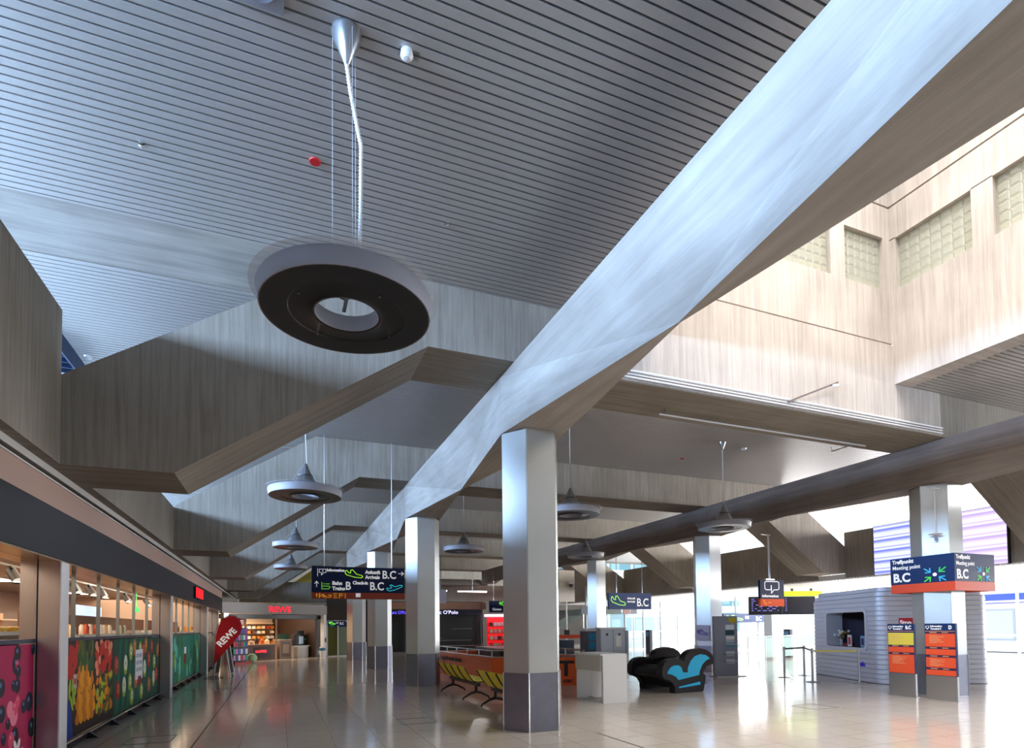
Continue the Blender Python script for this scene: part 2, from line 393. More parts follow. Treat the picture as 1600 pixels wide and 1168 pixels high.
# outer wall of the left gallery: wall below and above a long window band
g = G(); g.box(-9.4, -9.2, -6, 40, 0, 4.4); g.box(-9.4, -9.2, -6, 40, 6.3, 6.8)
for i in range(12): g.box(-9.4, -9.2, -6+i*3.9, -5.7+i*3.9, 4.4, 6.3)
struct('wall_left', g, paint)
# outer glazing of the right side, two storeys
g = G()
for i in range(14):
    yy = -3+i*2.8; g.box(27.5, 27.58, yy, yy+.08, 0, 6.6)
for zz in (.0, 1.0, 2.4, 3.2, 5.0, 6.5): g.box(27.48, 27.6, -3, 36, zz, zz+.08)
struct('window_7', g, whitem)
struct('wall_front', G().box(-9.4, 27.6, -14.2, -14, 0, 12), mat('unseen_rear_wall', (.26, .235, .21), .8))  # unseen rear end of the hall, added to cut light from behind
struct('wall_left', G().box(-9.4, -9.2, -14, -6, 0, 7), paint)
struct('ceiling', G().box(-9.4, 27.5, -14, -5.9, 6.55, 6.65), slat_m)
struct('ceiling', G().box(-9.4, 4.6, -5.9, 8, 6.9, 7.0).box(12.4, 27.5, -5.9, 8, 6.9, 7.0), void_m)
# end wall of the hall
struct('wall_back', G().box(-9.2, 27.5, 46.2, 46.4, 0, 6.8), mat('dim_end_wall', (.10, .085, .07), .8))
struct('floor', G().box(27.6, 80, -20, 80, -.35, -.05), mat('pale_pavement', (.62, .64, .66), .8))
# ================================================================== THINGS
class GM(G):
    """mesh with several materials: set s.cur before adding"""
    def __init__(s): super().__init__(); s.cur = 0; s.mi = []
    def add(s, vs, fs): super().add(vs, fs); s.mi += [s.cur]*len(fs); return s
    def make(s, name, ms, parent=None, label=None, smooth=False):
        me = bpy.data.meshes.new(name); me.from_pydata(s.v, [], s.f)
        for m in ms: me.materials.append(m)
        for i, p in enumerate(me.polygons): p.material_index = s.mi[i]; p.use_smooth = smooth
        me.update(); o = bpy.data.objects.new(name, me); C.objects.link(o)
        if parent: o.parent = parent
        if label: o['label'] = label
        return o
def hx(h): return tuple(((int(h[i:i+2], 16)/255)**2.2) for i in (0, 2, 4))
_mc = {}
def cm(h, rough=.5, metal=0, emit=0):
    k = (h, rough, metal, emit)
    if k not in _mc: _mc[k] = mat('colour_'+h, hx(h), rough, metal, emit=hx(h) if emit else None, estr=emit)
    return _mc[k]
PLANE_IN = [(0,.55),(.02,.86),(.09,.92),(.2,.64),(.3,.6),(.31,.95),(.42,1),(.64,.48),(.93,.33),(1,.18),(.92,.04),(.55,.1),(.1,.36),(0,.55)]
PLANE_OUT = [(0,.4),(.04,.12),(.2,.0),(.5,.16),(.97,.66),(1,.84),(.88,.92),(.52,.66),(.3,.95),(.2,.88),(.33,.52),(.2,.36),(.06,.44),(0,.4)]
ARROW_R = [[(0,.5),(1,.5)], [(.6,.9),(1,.5),(.6,.1)]]
ARROW_U = [[(.5,0),(.5,1)], [(.1,.6),(.5,1),(.9,.6)]]
def strokes(name, polys, w, m, parent, o, sx, sz, face='front'):
    """line symbol made of thin bars lying on a sign face"""
    g = G()
    for p in polys:
        for (x0, z0), (x1, z1) in zip(p[:-1], p[1:]):
            a = Vector((x0*sx, z0*sz)); b = Vector((x1*sx, z1*sz)); d = (b-a)
            if d.length < 1e-6: continue
            d = d.normalized(); nn = Vector((-d.y, d.x))*w/2; a -= d*w*.3; b += d*w*.3
            q = [a+nn, b+nn, b-nn, a-nn]
            if face == 'front': g.add([(o[0]+c.x, o[1]-e, o[2]+c.y) for e in (0, .005) for c in q], [(0,1,2,3),(7,6,5,4),(0,4,5,1),(1,5,6,2),(2,6,7,3),(3,7,4,0)])
            else: g.add([(o[0]-e, o[1]-c.x, o[2]+c.y) for e in (0, .005) for c in q], [(0,1,2,3),(7,6,5,4),(0,4,5,1),(1,5,6,2),(2,6,7,3),(3,7,4,0)])
    return g.build(name, m, parent)

# ------------------------------------------------------------------ pendant lamps
frost = mat('frosted_lamp_band', (.34, .34, .38), .5, .1)
lampblack = mat('black_lamp_underside', (.008, .011, .014), .3)
disc_g = mat('lamp_glass_disc', (.8, .85, .9), .05, 0, .5, alpha=.22)
hat_m = mat('spun_aluminium', (.42, .43, .45), .3, .9)
wire_m = mat('steel_wire', (.6, .62, .65), .4, .6)
cable_m = mat('white_corrugated_cable', (.8, .8, .8), .45)
def lamp(label, loc, hat=True, ceil=6.55):
    t = thing('pendant_lamp', label, 'pendant lamp', loc, 0, 'ring-shaped pendant lamps of the hall')
    H = ceil-loc[2]
    G().lathe([(.60, .16), (.74, .155), (.74, .148), (.60, .152)], n=56).build('glass_disc', disc_g, t, smooth=True)
    G().lathe([(.60, .15), (.68, .14), (.69, .12), (.672, .0), (.662, .0), (.675, .115), (.60, .13)], n=56).build('outer_band', frost, t, smooth=True)
    g = G(); g.lathe([(.255, .0), (.27, -.004), (.30, .012), (.45, .014), (.46, .004), (.664, .0), (.664, .02), (.255, .02), (.255, .0)], n=56)
    g.build('underside_ring', lampblack, t, smooth=True)
    G().lathe([(.256, .0), (.25, .0), (.25, .13), (.256, .13), (.256, .0)], n=40).build('inner_band', frost, t, smooth=True)
    g = G()
    for k in range(4):
        a = k*PI/2+.5; x, y = .43*math.cos(a), .43*math.sin(a); g.tube([(x, y, -.012), (x, y, .02)], .007, 6)
    g.each('clip_pin', chrome, t)
    G().lathe([(.002, H-.29 if not hat else H-.24), (.014, H-.28 if not hat else H-.23), (.125 if not hat else .1, H-.02), (.125 if not hat else .1, H), (.002, H)], n=32).build('ceiling_cone', hat_m, t, smooth=True)
    if hat:
        b = G().lathe([(.235, .20), (.225, .235), (.135, .41), (.128, .415), (.118, .44), (.02, .66), (.002, .665)], n=32).build('cone_shade', hat_m, t, smooth=True)
        G().lathe([(.245, .19), (.247, .205), (.23, .215)], n=32).build('shade_rim', black, b); G().lathe([(.139, .405), (.141, .42), (.124, .425)], n=32).build('shade_joint', black, b)
        G().tube([(.03, 0, .62), (.02, .0, .75), (.0, 0, 1.2), (0, 0, H-.2)], .008, 6).build('cable', cable_m, t)
        g = G()
        for k in range(3):
            a = k*2*PI/3+.4; g.tube([(.5*math.cos(a), .5*math.sin(a), .15), (.02*math.cos(a), .02*math.sin(a), .66)], .003, 4)
        g.each('suspension_wire', wire_m, t)
    else:
        g = G()
        for k in range(3):
            a = k*2*PI/3+2.9; g.tube([(.115*math.cos(a), .115*math.sin(a), .2), (.115*math.cos(a), .115*math.sin(a), H-.03)], .0022, 4)
        g.each('suspension_wire', wire_m, t)
        # corrugated cable with a kink half way
        pts = []; rs = []; P = [(0, 0, H-.28), (.03, .0, H-.5), (.10, .01, H-.85), (.115, 0, H-.93), (.11, 0, H-1.5), (.095, 0, .45), (.075, 0, .3), (.02, 0, .26), (-.02, 0, .3)]
        for i in range(len(P)-1):
            L = (Vector(P[i+1])-Vector(P[i])).length; nseg = max(2, int(L/.014))
            for j in range(nseg):
                pts.append(Vector(P[i]).lerp(Vector(P[i+1]), j/nseg)); rs.append(.019 if len(pts) % 2 else .011)
        G().tube(pts, rs, 8).build('cable', cable_m, t, smooth=False)
        g = G().lathe([(.05, .15), (.05, .2), (.03, .22), (.02, .34), (.002, .35)], (-.02, 0, 0), 16); g.box(-.24, .24, -.015, .015, .15, .175); g.box(-.015, .015, -.24, .24, .15, .175)
        g.build('mounting_bracket', hat_m, t)
    return t
lamp('nearest pendant ring lamp seen from below, hanging by a white corrugated cable', (.505, 4.78, 4.16), False)
L1 = lamp('pendant ring lamp with cone shade in front of the second cross beam, left aisle', (.465, 11.85, 4.18))
for lab, loc in (('pendant ring lamp of the left aisle showing red reflections on its glass rim', (.47, 19.4, 4.18)),
                 ('pendant ring lamp lowest in view, left aisle, above the supermarket entrance', (.45, 26.3, 4.18)),
                 ('pendant ring lamp seen between the nearest and second columns', (5.85, 18.8, 4.2)),
                 ('pendant ring lamp half hidden behind the nearest column', (6.35, 11.95, 4.2)),
                 ('pendant ring lamp in front of the column left of the arrivals sign', (10.7, 19.0, 4.2)),
                 ('pendant ring lamp in front of the column behind the sofa', (11.15, 12.2, 4.2))):
    dup(L1, loc, 0, lab)
# ceiling fittings
t = thing('ceiling_loudspeaker', 'square grey loudspeaker panel with round grille at the top edge', 'loudspeaker', (-.17, 4.62, 6.548))
G().box(-.19, .19, -.19, .19, -.02, 0).build('panel', cm('8d8f96'), t); G().lathe([(.001, -.03), (.10, -.03), (.13, -.04), (.145, -.022)], n=28).build('grille', cm('6d7079'), t)
t = thing('smoke_detector', 'white domed detector on a clear bracket on the slatted ceiling', 'detector', (1.0, 4.75, 6.55))
G().lathe([(.001, -.075), (.03, -.07), (.055, -.04), (.05, -.01), (.05, 0)], n=20).build('dome', white, t, smooth=True); G().box(-.07, .11, -.03, .05, -.015, 0).build('bracket', glassm, t)
for x, y, lab in ((.334, 6.26, 'red round sticker on the slatted ceiling left of the nearest lamp cable'), (11.09, 13.8, 'red round sticker on the slatted ceiling beyond the concrete cross beam'),
                  (17.2, 6.3, 'pinkish red round sticker on the slats at the right edge')):
    tag(G().lathe([(.001, -.012), (.055, -.012), (.06, 0)], (x, y, 6.548 if y > 7 or x < 5 else 6.528), 20).build('ceiling_marker', cm('c8101c')), lab, 'marker')
for x, y, lab in ((-1.317, 6.67, 'small sprinkler nozzle in the blue-lit slats at left'), (1.895, 6.67, 'small sprinkler nozzle in the slats right of the nearest lamp'), (1.4, 12.6, 'tiny sprinkler nozzle in the slats behind the first cross beam')):
    tag(G().lathe([(.001, -.04), (.012, -.04), (.012, -.02), (.03, -.015), (.03, 0)], (x, y, 6.548), 14).build('sprinkler', chrome), lab, 'sprinkler')
tag(G().lathe([(.001, -.05), (.06, -.04), (.08, 0)], (12.09, 12.39, 6.548), 18).build('smoke_detector', white, smooth=True), 'round white detector near the bright right part of the ceiling', 'detector')
# pipes and conduits on the nearest right cross beam
g = G()
for dz, r in ((.02, .018), (.075, .014), (.13, .02)): g.tube([(4.4, 7.86, 5.64+dz), (13.2, 7.86, 5.64+dz)], r, 8)
tag(g.build('conduit_run', whitem), 'bundle of white conduits along the lower edge of the concrete shaft wall', 'pipe')
t = thing('sprinkler_pipe', 'thin white sprinkler pipe under the nearest cross beam at right', 'pipe', (6.5, 8.7, 5.5))
G().tube([(0, 0, 0), (5.45, 0, 0)], .016, 8).build('pipe', whitem, t); G().tube([(5.1, .02, 0), (5.1, .55, 0), (5.1, .55, .1)], .014, 8).build('bracket', steel, t)
for i in range(5): G().tube([(.15+i*1.2, 0, 0), (.15+i*1.2, 0, .1)], .01, 6).build('hanger', steel, t)
t = thing('swing_pole', 'thin dark pole slanting up over the conduits on the shaft wall', 'pole', (8.73, 7.83, 5.72))
G().tube([(0, 0, 0), (1.25, -.05, .53)], .017, 8).build('pole', cm('5b4a4a'), t); G().tube([(1.1, -.05, .44), (1.25, -.05, .47)], .03, 8).build('knob', white, t)

# ------------------------------------------------------------------ hanging direction sign
t = thing('hanging_sign', 'long navy direction sign with orange foot, beside the second column', 'direction sign', (.75, 15.2, 2.36))
G().box(0, 2.33, 0, .09, .165, .82).build('sign_face', darkblue, t, bevel=.004)
G().box(0, 2.33, 0, .09, 0, .163).build('orange_band', cm('8a2f08'), t, bevel=.003)
for s, sz, x, z, kx in (('Information', .066, .36, .70, 1.0), ('Ankunft', .09, 1.31, .66, .95), ('Arrivals', .09, 1.31, .53, .95), ('B.C', .21, 1.74, .545, .86),
                        ('Bahn', .09, .49, .36, 1), ('Trains', .09, .49, .225, 1), ('B', .21, .81, .24, .86), ('Check-in', .085, .995, .38, .9), ('B.C', .21, 1.42, .24, .86)):
    text('lettering', s, sz, white_l, t, (x, -.001, z), FRONT, kx, .006)
strokes('arrow', ARROW_R, .016, white_l, t, (2.17, 0, .62), .13, .12); strokes('arrow', ARROW_U, .016, white_l, t, (.06, 0, .30), .11, .14)
strokes('landing_plane_symbol', [PLANE_IN], .02, cm('a4e22b', .5, 0, .25), t, (.81, 0, .54), .44, .21)
strokes('departing_plane_symbol', [PLANE_OUT], .015, cm('35c8d8', .5, 0, .25), t, (1.86, 0, .22), .41, .17)
strokes('train_symbol', [[(0,1),(0,0),(.8,0),(1,.25),(.85,.42),(.1,.42)], [(.2,.75),(.38,.75)], [(.5,.75),(.95,.75)]], .016, cm('7fd83a', .5, 0, .2), t, (.24, 0, .25), .2, .17)
strokes('speech_bubble_symbol', [[(0,-.6),(0,1)], [(.2,.9),(1,.9),(1,.25),(.7,.1),(.45,-.35),(.5,.15),(.2,.2),(.2,.9)], [(.62,.3),(.62,.75)]], .014, white_l, t, (.14, 0, .64), .2, .12)
yl = cm('f0a81c', .5, 0, .2)
strokes('yellow_pictogram', [[(0,.1),(0,.9)], [(-.1,.6),(0,.9),(.1,.6)]], .012, yl, t, (.12, 0, .02), .2, .12)
strokes('yellow_pictogram', [[(0,0),(0,.9),(.15,.9)], [(0,.4),(.9,.4),(.9,0)], [(.25,.7),(.6,.7),(.6,.1)], [(1.1,.2),(1.5,.2),(1.6,.6),(1.2,.6)], [(1.9,.9),(2.4,.9)], [(1.9,.5),(2.3,.5)], [(1.9,.1),(2.4,.1)],
        [(2.7,0),(2.7,.9),(3.2,.9)], [(2.7,.5),(3.2,.5)], [(3.5,0),(3.5,.95)]], .014, yl, t, (.18, 0, .02), .18, .125)
G().box(1.07, 1.19, -.004, 0, .05, .15).build('white_pictogram', white_l, t)
for x in (.3, 2.0): G().tube([(x, .045, .82), (x, .045, 4.18)], .012, 8).build('hanger_rod', steel, t)

# blue information sign on a pole under the sloping beam
t = thing('information_sign', 'blue information sign with speech bubble on a steel pole', 'sign', (16.12, 15.9, 2.26))
G().box(0, 1.15, 0, .1, .27, .95).build('sign_face', darkblue, t, bevel=.004); G().box(0, 1.15, 0, .1, 0, .265).build('orange_band', orange, t, bevel=.003)
text('lettering', 'Information', .095, white_l, t, (.08, -.001, .33), FRONT, 1.28, .004)
text('lettering', 'i', .16, white_l, t, (.5, -.001, .62), FRONT, 1.2, .008)
strokes('speech_bubble_symbol', [[(.1,1),(.9,1),(1,.9),(1,.4),(.9,.3),(.65,.3),(.45,0),(.48,.3),(.1,.3),(0,.4),(0,.9),(.1,1)]], .03, white_l, t, (.22, 0, .47), .68, .43)
strokes('handset_symbol', [[(0,1),(.3,.4),(.9,.1)], [(0,1),(.3,1)], [(.8,0),(1,.3)]], .02, yl, t, (.15, 0, .07), .15, .13); text('lettering', 'Service', .04, yl, t, (.36, -.001, .12), FRONT)
G().tube([(.5, .05, .95), (.5, .05, 2.62)], .035, 12).build('pole', steel, t); g = G(); g.box(.3, .7, .0, .1, .95, 1.0); g.tube([(.15, .05, 2.62), (.95, .05, 2.62)], .02, 8); g.build('clamp', steel, t)

# arrivals signs
def arrivals(label, loc, w, h, rz=0, up=0):
    t = thing('arrivals_sign', label, 'direction sign', loc, rz)
    G().box(0, w, 0, .1, 0, h).build('sign_face', navy2, t, bevel=.004)
    text('lettering', 'Ankunft', h*.13, white_l, t, (w*.43, -.001, h*.62), FRONT, 1.0, .004); text('lettering', 'Arrivals', h*.13, white_l, t, (w*.43, -.001, h*.42), FRONT, 1.0, .004)
    text('lettering', 'B.C', h*.5, white_l, t, (w*.65, -.001, h*.2), FRONT, .85, .008)
    strokes('landing_plane_symbol', [PLANE_IN], .035, cm('9af06a', .5, 0, .25), t, (w*.06, 0, h*.22), w*.33, h*.6)
    if up:
        for x in (w*.2, w*.8): G().tube([(x, .05, h), (x, .05, up-loc[2])], .015, 8).build('hanger_rod', steel, t)
    return t
arrivals('large blue arrivals sign right of the lockers, with green plane symbol', (14.68, 23.9, 2.40), 2.46, .80, 0, 5.6)
arrivals('blue arrivals sign half hidden behind the column with the sofa in front', (22.1, 24.4, 1.72), 3.5, .48, 0, 3.28)
o = arrivals('small arrivals sign above the glass doors beside the supermarket', (2.62, 34.9, 1.80), 1.0, .26)

# ------------------------------------------------------------------ meeting point cube around the right column
t = thing('meeting_point_sign', 'blue box sign around the right column reading Treffpunkt', 'sign', (13.96, 8.45, 2.28))
w = .69
def ring(g, z0, z1):
    for a in ((-w, w, -w, -w+.03), (-w, w, w-.03, w), (-w, -w+.03, -w+.03, w-.03), (w-.03, w, -w+.03, w-.03)): g.box(a[0], a[1], a[2], a[3], z0, z1)
    return g
ring(G(), .20, .80).build('sign_face', navy2, t); ring(G(), 0, .198).build('orange_band', cm('e8502a'), t)
g = G(); g.box(-w+.03, -.5, -.02, .02, .1, .14); g.box(.34, w-.03, -.02, .02, .1, .14); g.box(-.02, .02, -w+.03, -.4, .1, .14); g.box(-.02, .02, .4, w-.03, .1, .14); g.build('mounting_arm', steel, t)
for rot, o_, f in ((LEFTF, lambda u, z: (-w-.001, w-u, z), 'left'), (FRONT, lambda u, z: (-w+u, -w-.001, z), 'front')):
    text('lettering', 'Treffpunkt', .088, white_l, t, o_(.05, .68), rot, .92, .004); text('lettering', 'Meeting point', .088, white_l, t, o_(.05, .545), rot, .92, .002)
    text('lettering', 'B.C', .20, white_l, t, o_(.06, .26), rot, .95, .01)
    cu, cz = .98, .37
    for dx, dz, col in ((-1, 1, '3fb4e0'), (1, 1, '3fd060'), (-1, -1, '52d84a'), (1, -1, '3fb4e0')):
        a = (cu+dx*.22, cz+dz*.14); b = (cu+dx*.09, cz+dz*.055)
        pl = [[a, b], [(b[0]+dx*.015, b[1]+dz*.09), b, (b[0]+dx*.11, b[1]-dz*.005)]]
        strokes('meeting_arrow', pl, .022, cm(col, .5, 0, .2), t, o_(0, 0), 1, 1, f)
    g = G(); n = 18
    pts = [(cu+.045*math.cos(2*PI*k/n), cz+.04*math.sin(2*PI*k/n)) for k in range(n)]
    g.add([o_(u, z) if True else 0 for u, z in pts], [tuple(range(n))]); ob = g.build('meeting_dot', white_l, t); ob.location = (-.004, 0, 0) if f == 'left' else (0, -.004, 0)

# lit boards at the right column
def board(label, y0, y1, term, zone, rows):
    t = thing('information_board', label, 'information board', (12.7, y1, 0))
    L = y1-y0
    G().box(-.06, 0, -L, 0, 0, .50).build('steel_foot', steel, t, bevel=.003)
    G().box(-.058, 0, -L, 0, .50, 1.58).build('panel', navy2, t, bevel=.002)
    g = GM()
    for i, (z0, z1, c) in enumerate(rows):
        g.cur = c; g.box(-.0625, -.058, -L+.012, -.012, z0, z1)
    g.make('printed_fields', [cm('f0572c'), cm('ead84a'), cm('3a2348'), cm('f2a078')], t)
    text('lettering', 'Information', .035, white_l, t, (-.062, -.12, 1.51), LEFTF, 1.0, .002); text('lettering', term, .035, white_l, t, (-.062, -.12, 1.455), LEFTF, 1.0, .002)
    text('lettering', zone, .075, white_l, t, (-.062, -.40 if len(zone) > 1 else -.47, 1.465), LEFTF, .8, .004)
    strokes('speech_bubble_symbol', [[(0,1),(1,1),(1,.4),(.6,.3),(.5,0),(.4,.3),(0,.4),(0,1)]], .009, white_l, t, (-.06, -.03, 1.46), .06, .07, 'left')
    g = G(); random.seed(len(zone))
    for z0, z1, c in rows:
        if c in (0, 1) and z1-z0 > .12:
            z = z1-.03
            while z > max(z0+.03, z1-.2):
                g.box(-.0635, -.0625, -.16-random.uniform(.06, .26), -.09, z-.006, z); z -= .02
        if c == 2: g.box(-.0635, -.0625, -.24, -.10, (z0+z1)/2-.006, (z0+z1)/2+.008); g.box(-.0635, -.0625, -.46, -.34, (z0+z1)/2-.006, (z0+z1)/2+.006)
    g.build('small_print', cm('f6b880'), t)
    G().box(-.075, .03, -L-.02, .02, 0, .012).build('base_plate', steel, t)
    return t
board('information board headed B.C with one yellow field, left of the right column', 8.24, 8.82, 'Terminal 1', 'B.C',
      ((1.415, 1.425, 3), (1.12, 1.385, 1), (.96, 1.075, 0), (.51, .91, 0), (1.078, 1.118, 2), (.915, .955, 2)))
board('information board headed D with only orange fields, in front of the right column', 7.42, 8.02, 'Terminal 2', 'D',
      ((1.415, 1.425, 3), (1.10, 1.37, 0), (.93, 1.05, 0), (.67, .88, 0), (.51, .62, 0), (1.055, 1.095, 2), (.885, .925, 2), (.625, .665, 2), (1.375, 1.41, 2)))
t = thing('stop_sign', 'small red Stop sign behind the information board', 'sign', (14.1, 9.55, 0))
G().box(0, .02, -.4, 0, 1.35, 1.72).build('panel', cm('d01018'), t); text('lettering', 'Stop', .11, white_l, t, (-.001, -.03, 1.56), LEFTF, 1, .004); G().box(-.003, 0, -.39, -.01, 1.36, 1.44).build('orange_strip', cm('ef6a20'), t)
G().tube([(.03, -.2, 0), (.03, -.2, 1.4)], .02, 8).build('post', steel, t); G().lathe([(.001, .03), (.16, .02), (.18, 0)], (.03, -.2, 0), 20).build('foot', steel, t)
# little hanging disc at the column head
t = thing('suspended_sensor', 'small white disc sensor hanging on a rod in front of the right column head', 'sensor', (13.25, 8.1, 4.5))
G().lathe([(.001, 0), (.08, 0), (.08, .02), (.001, .02)], n=20).build('ceiling_plate', white, t); G().tube([(0, 0, 0), (0, 0, -.95)], .012, 8).build('rod', white, t)
G().lathe([(.001, -1.0), (.12, -.985), (.13, -.97), (.03, -.94), (.001, -.93)], n=24).build('disc', white, t, smooth=True); G().lathe([(.001, -1.12), (.03, -1.1), (.035, -1.02), (.001, -1.0)], n=16).build('lens', cm('9aa0b8'), t)
# ------------------------------------------------------------------ silver information kiosk
kiosk_m = mat('silver_ribbed_shell', (.66, .67, .74), .40, .2)
def rrect(a0, a1, b0, b1, r, n=6):
    P = []
    for cx_, cy_, s in ((a1-r, b0+r, -PI/2), (a1-r, b1-r, 0), (a0+r, b1-r, PI/2), (a0+r, b0+r, PI)):
        P += [(cx_+r*math.cos(s+PI/2*k/n), cy_+r*math.sin(s+PI/2*k/n)) for k in range(n+1)]
    return P
KA = math.atan2(3.0, 1.35)           # long side direction
t = thing('information_kiosk', 'silver ribbed kiosk with rounded corners and a dark service window', 'kiosk', (14.56, 10.38, 0), KA)
KL, KD, KH = 3.7, 2.85, 2.56      # local x = along the front, local -y = away to the right
g = G(); z = .0; n = 20; hz = KH/n
def kring(ins): return rrect(ins, KL-ins, -KD+ins, -ins, .26)
prof = []
for i in range(n):
    z0 = i*hz; tp = 0 if z0 < KH-.4 else ((z0-(KH-.4))/.4)**2*.22
    prof += [(z0+.004, tp+.022), (z0+.014, tp), (z0+hz-.014, tp+.006), (z0+hz-.004, tp+.022)]
W0, W1, Z0, Z1 = .55, 2.72, .90, 1.95
rings = [kring(ins) for z_, ins in prof]; m_ = len(rings[0])
# body is left open behind the window: skip faces of the front inside the window
front_ids = set()
vs = [(x, y, prof[i][0]) for i, rg in enumerate(rings) for x, y in rg]
# densify the front so that the opening can be cut
def dens(rg):
    out = []
    for k in range(len(rg)):
        a, b = rg[k], rg[(k+1) % len(rg)]; out.append(a)
        if abs(a[1]-b[1]) < 1e-6 and a[1] > -.5 and abs(a[0]-b[0]) > 1:
            xs = sorted([W0, W1], reverse=a[0] > b[0]); out += [(x, a[1]) for x in xs]
    return out
rings = [dens(r) for r in rings]; m_ = len(rings[0])
vs = [(x, y, prof[i][0]) for i, rg in enumerate(rings) for x, y in rg]; fs = []
for i in range(len(prof)-1):
    for k in range(m_):
        k2 = (k+1) % m_; a, b = rings[i][k], rings[i][k2]
        zc = (prof[i][0]+prof[i+1][0])/2
        if abs(a[1]-b[1]) < 1e-6 and a[1] > -.5 and abs(a[0]-b[0]) > 1.5 and Z0 < zc < Z1: continue
        fs.append((i*m_+k, i*m_+k2, (i+1)*m_+k2, (i+1)*m_+k))
fs.append(tuple(range((len(prof)-1)*m_, len(prof)*m_)))
g.add(vs, fs); body = g.build('shell', kiosk_m, t, smooth=True)
g = G(); o_ = rrect(W0-.03, W1+.03, Z0-.05, Z1+.05, .14); i_ = rrect(W0+.06, W1-.06, Z0+.03, Z1-.03, .10); nn = len(o_)
g.add([(x, .035, z) for x, z in o_]+[(x, .035, z) for x, z in i_]+[(x, -.03, z) for x, z in o_]+[(x, -.45, z) for x, z in i_],
      [(k, (k+1) % nn, nn+(k+1) % nn, nn+k) for k in range(nn)]+[(k, (k+1) % nn, 2*nn+(k+1) % nn, 2*nn+k) for k in range(nn)]+[(nn+k, nn+(k+1) % nn, 3*nn+(k+1) % nn, 3*nn+k) for k in range(nn)])
g.build('window_frame', kiosk_m, t, smooth=True)
g = G(); g.box(.4, 2.9, -2.2, -2.15, .2, 2.3); g.box(.4, .45, -2.2, -.45, .2, 2.3); g.box(2.85, 2.9, -2.2, -.45, .2, 2.3); g.box(.4, 2.9, -2.2, -.4, 2.28, 2.3); g.box(.4, 2.9, -2.2, -.4, .85, .9)
g.build('dark_interior', cm('625e70', .6), t)
G().box(.5, 2.8, -.6, .02, .90, .93).build('counter_shelf', kiosk_m, t)
g = G(); g.box(.25, KL-.2, -KD+.2, -.2, 0, .06); g.build('dark_plinth', black, t)
text('blue_marking', 'info', .13, cm('3a30e0'), t, (.95, .012, .42), (PI/2, 0, PI), 1, .006)
KM = Matrix.Translation((14.56, 10.38, 0)) @ Matrix.Rotation(KA, 4, 'Z')
def kp(x, y, z): return tuple(KM @ Vector((x, y, z)))
random.seed(3)
t = thing('flower_vase', 'vase of pale flowers standing in the kiosk window', 'vase', kp(2.35, -.25, .93))
G().lathe([(.03, 0), (.05, .05), (.04, .14), (.055, .2)], n=16).build('vase', cm('b8b8c0'), t, smooth=True)
g = GM()
for k in range(16):
    a = random.uniform(0, 2*PI); r = random.uniform(.03, .2); z = random.uniform(.24, .46); g.cur = 0; g.tube([(0, 0, .15), (r*.5*math.cos(a), r*.5*math.sin(a), z*.8), (r*math.cos(a), r*math.sin(a), z)], .006, 4)
    g.cur = 1 + k % 3; g.ball((r*math.cos(a), r*math.sin(a), z), random.uniform(.03, .05), n=7, m=5)
g.make('flowers', [cm('4a5a30'), cm('e8e6c8'), cm('8a6a38'), cm('d8dce8')], t)
for x, w_, h_, c1, c2, lab in ((1.8, .2, .34, 'f0eaea', 'c0202c', 'pale card with red print standing in the kiosk window'), (1.13, .2, .32, '8fb4d8', '1c2c60', 'light blue card with dark picture in the kiosk window')):
    t = thing('counter_card', lab, 'card', kp(x, -.2, .93), KA)
    G().box(-w_/2, w_/2, -.01, .01, 0, h_).build('card', cm(c1), t); G().box(-w_/2+.04, w_/2-.04, .01, .013, .06, h_-.07).build('print', cm(c2), t)
tag(G().lathe([(.001, 0), (.035, .0), (.035, .16), (.015, .2), (.015, .26), (.001, .26)], kp(.82, -.2, .93), 12).build('pump_bottle', cm('c8ccd8'), smooth=True), 'slim bottle at the near end of the kiosk window', 'bottle')
tag(G().box(-.12, .12, -.1, .1, 0, .1).build('red_box', cm('7a1420'), loc=kp(2.05, -.3, .93)), 'dark red box between the flowers and the pale card', 'box')

# barrier posts with belts
def post(label, x, y, group=None):
    t = thing('barrier_post', label, 'barrier post', (x, y, 0), 0, group)
    G().lathe([(.001, .035), (.03, .03), (.17, .012), (.18, 0)], n=28).build('foot', steel, t, smooth=True); G().tube([(0, 0, .02), (0, 0, .88)], .03, 14).build('tube', steel, t, smooth=True)
    G().lathe([(.034, .8), (.036, .82), (.036, .92), (.001, .93)], n=16).build('belt_cassette', steel, t); return t
PP = [(14.06, 13.01), (13.63, 11.66), (14.34, 10.67+.15), (15.2, 13.3)]
for (x, y), lab in zip(PP, ('barrier post at the left end of the kiosk queue', 'barrier post at the near corner of the kiosk queue', 'barrier post nearest the kiosk corner, at the end of the yellow belt', 'barrier post close to the far end of the kiosk')):
    post(lab, x, y)
def belt(lab, a, b, m):
    a = Vector((*a, .86)); b = Vector((*b, .86)); d = (b-a).normalized(); a += d*.04; b -= d*.04; n = Vector((-d.y, d.x, 0))*.004
    tag(G().add([tuple(p+q+Vector((0, 0, h))) for h in (-.025, .025) for p, q in ((a, -n), (b, -n), (b, n), (a, n))], [(0,1,2,3),(4,5,6,7),(0,1,5,4),(1,2,6,5),(2,3,7,6),(3,0,4,7)]).build('barrier_belt', m), lab, 'barrier belt')
belt('yellow belt stretched between two posts in front of the kiosk window', PP[1], PP[2], cm('d8c860'))
belt('grey belt between the left queue post and the post by the kiosk', PP[0], PP[3], cm('6a6048'))
belt('dark belt between the far kiosk post and the near corner post', PP[3], PP[1], cm('55503f'))

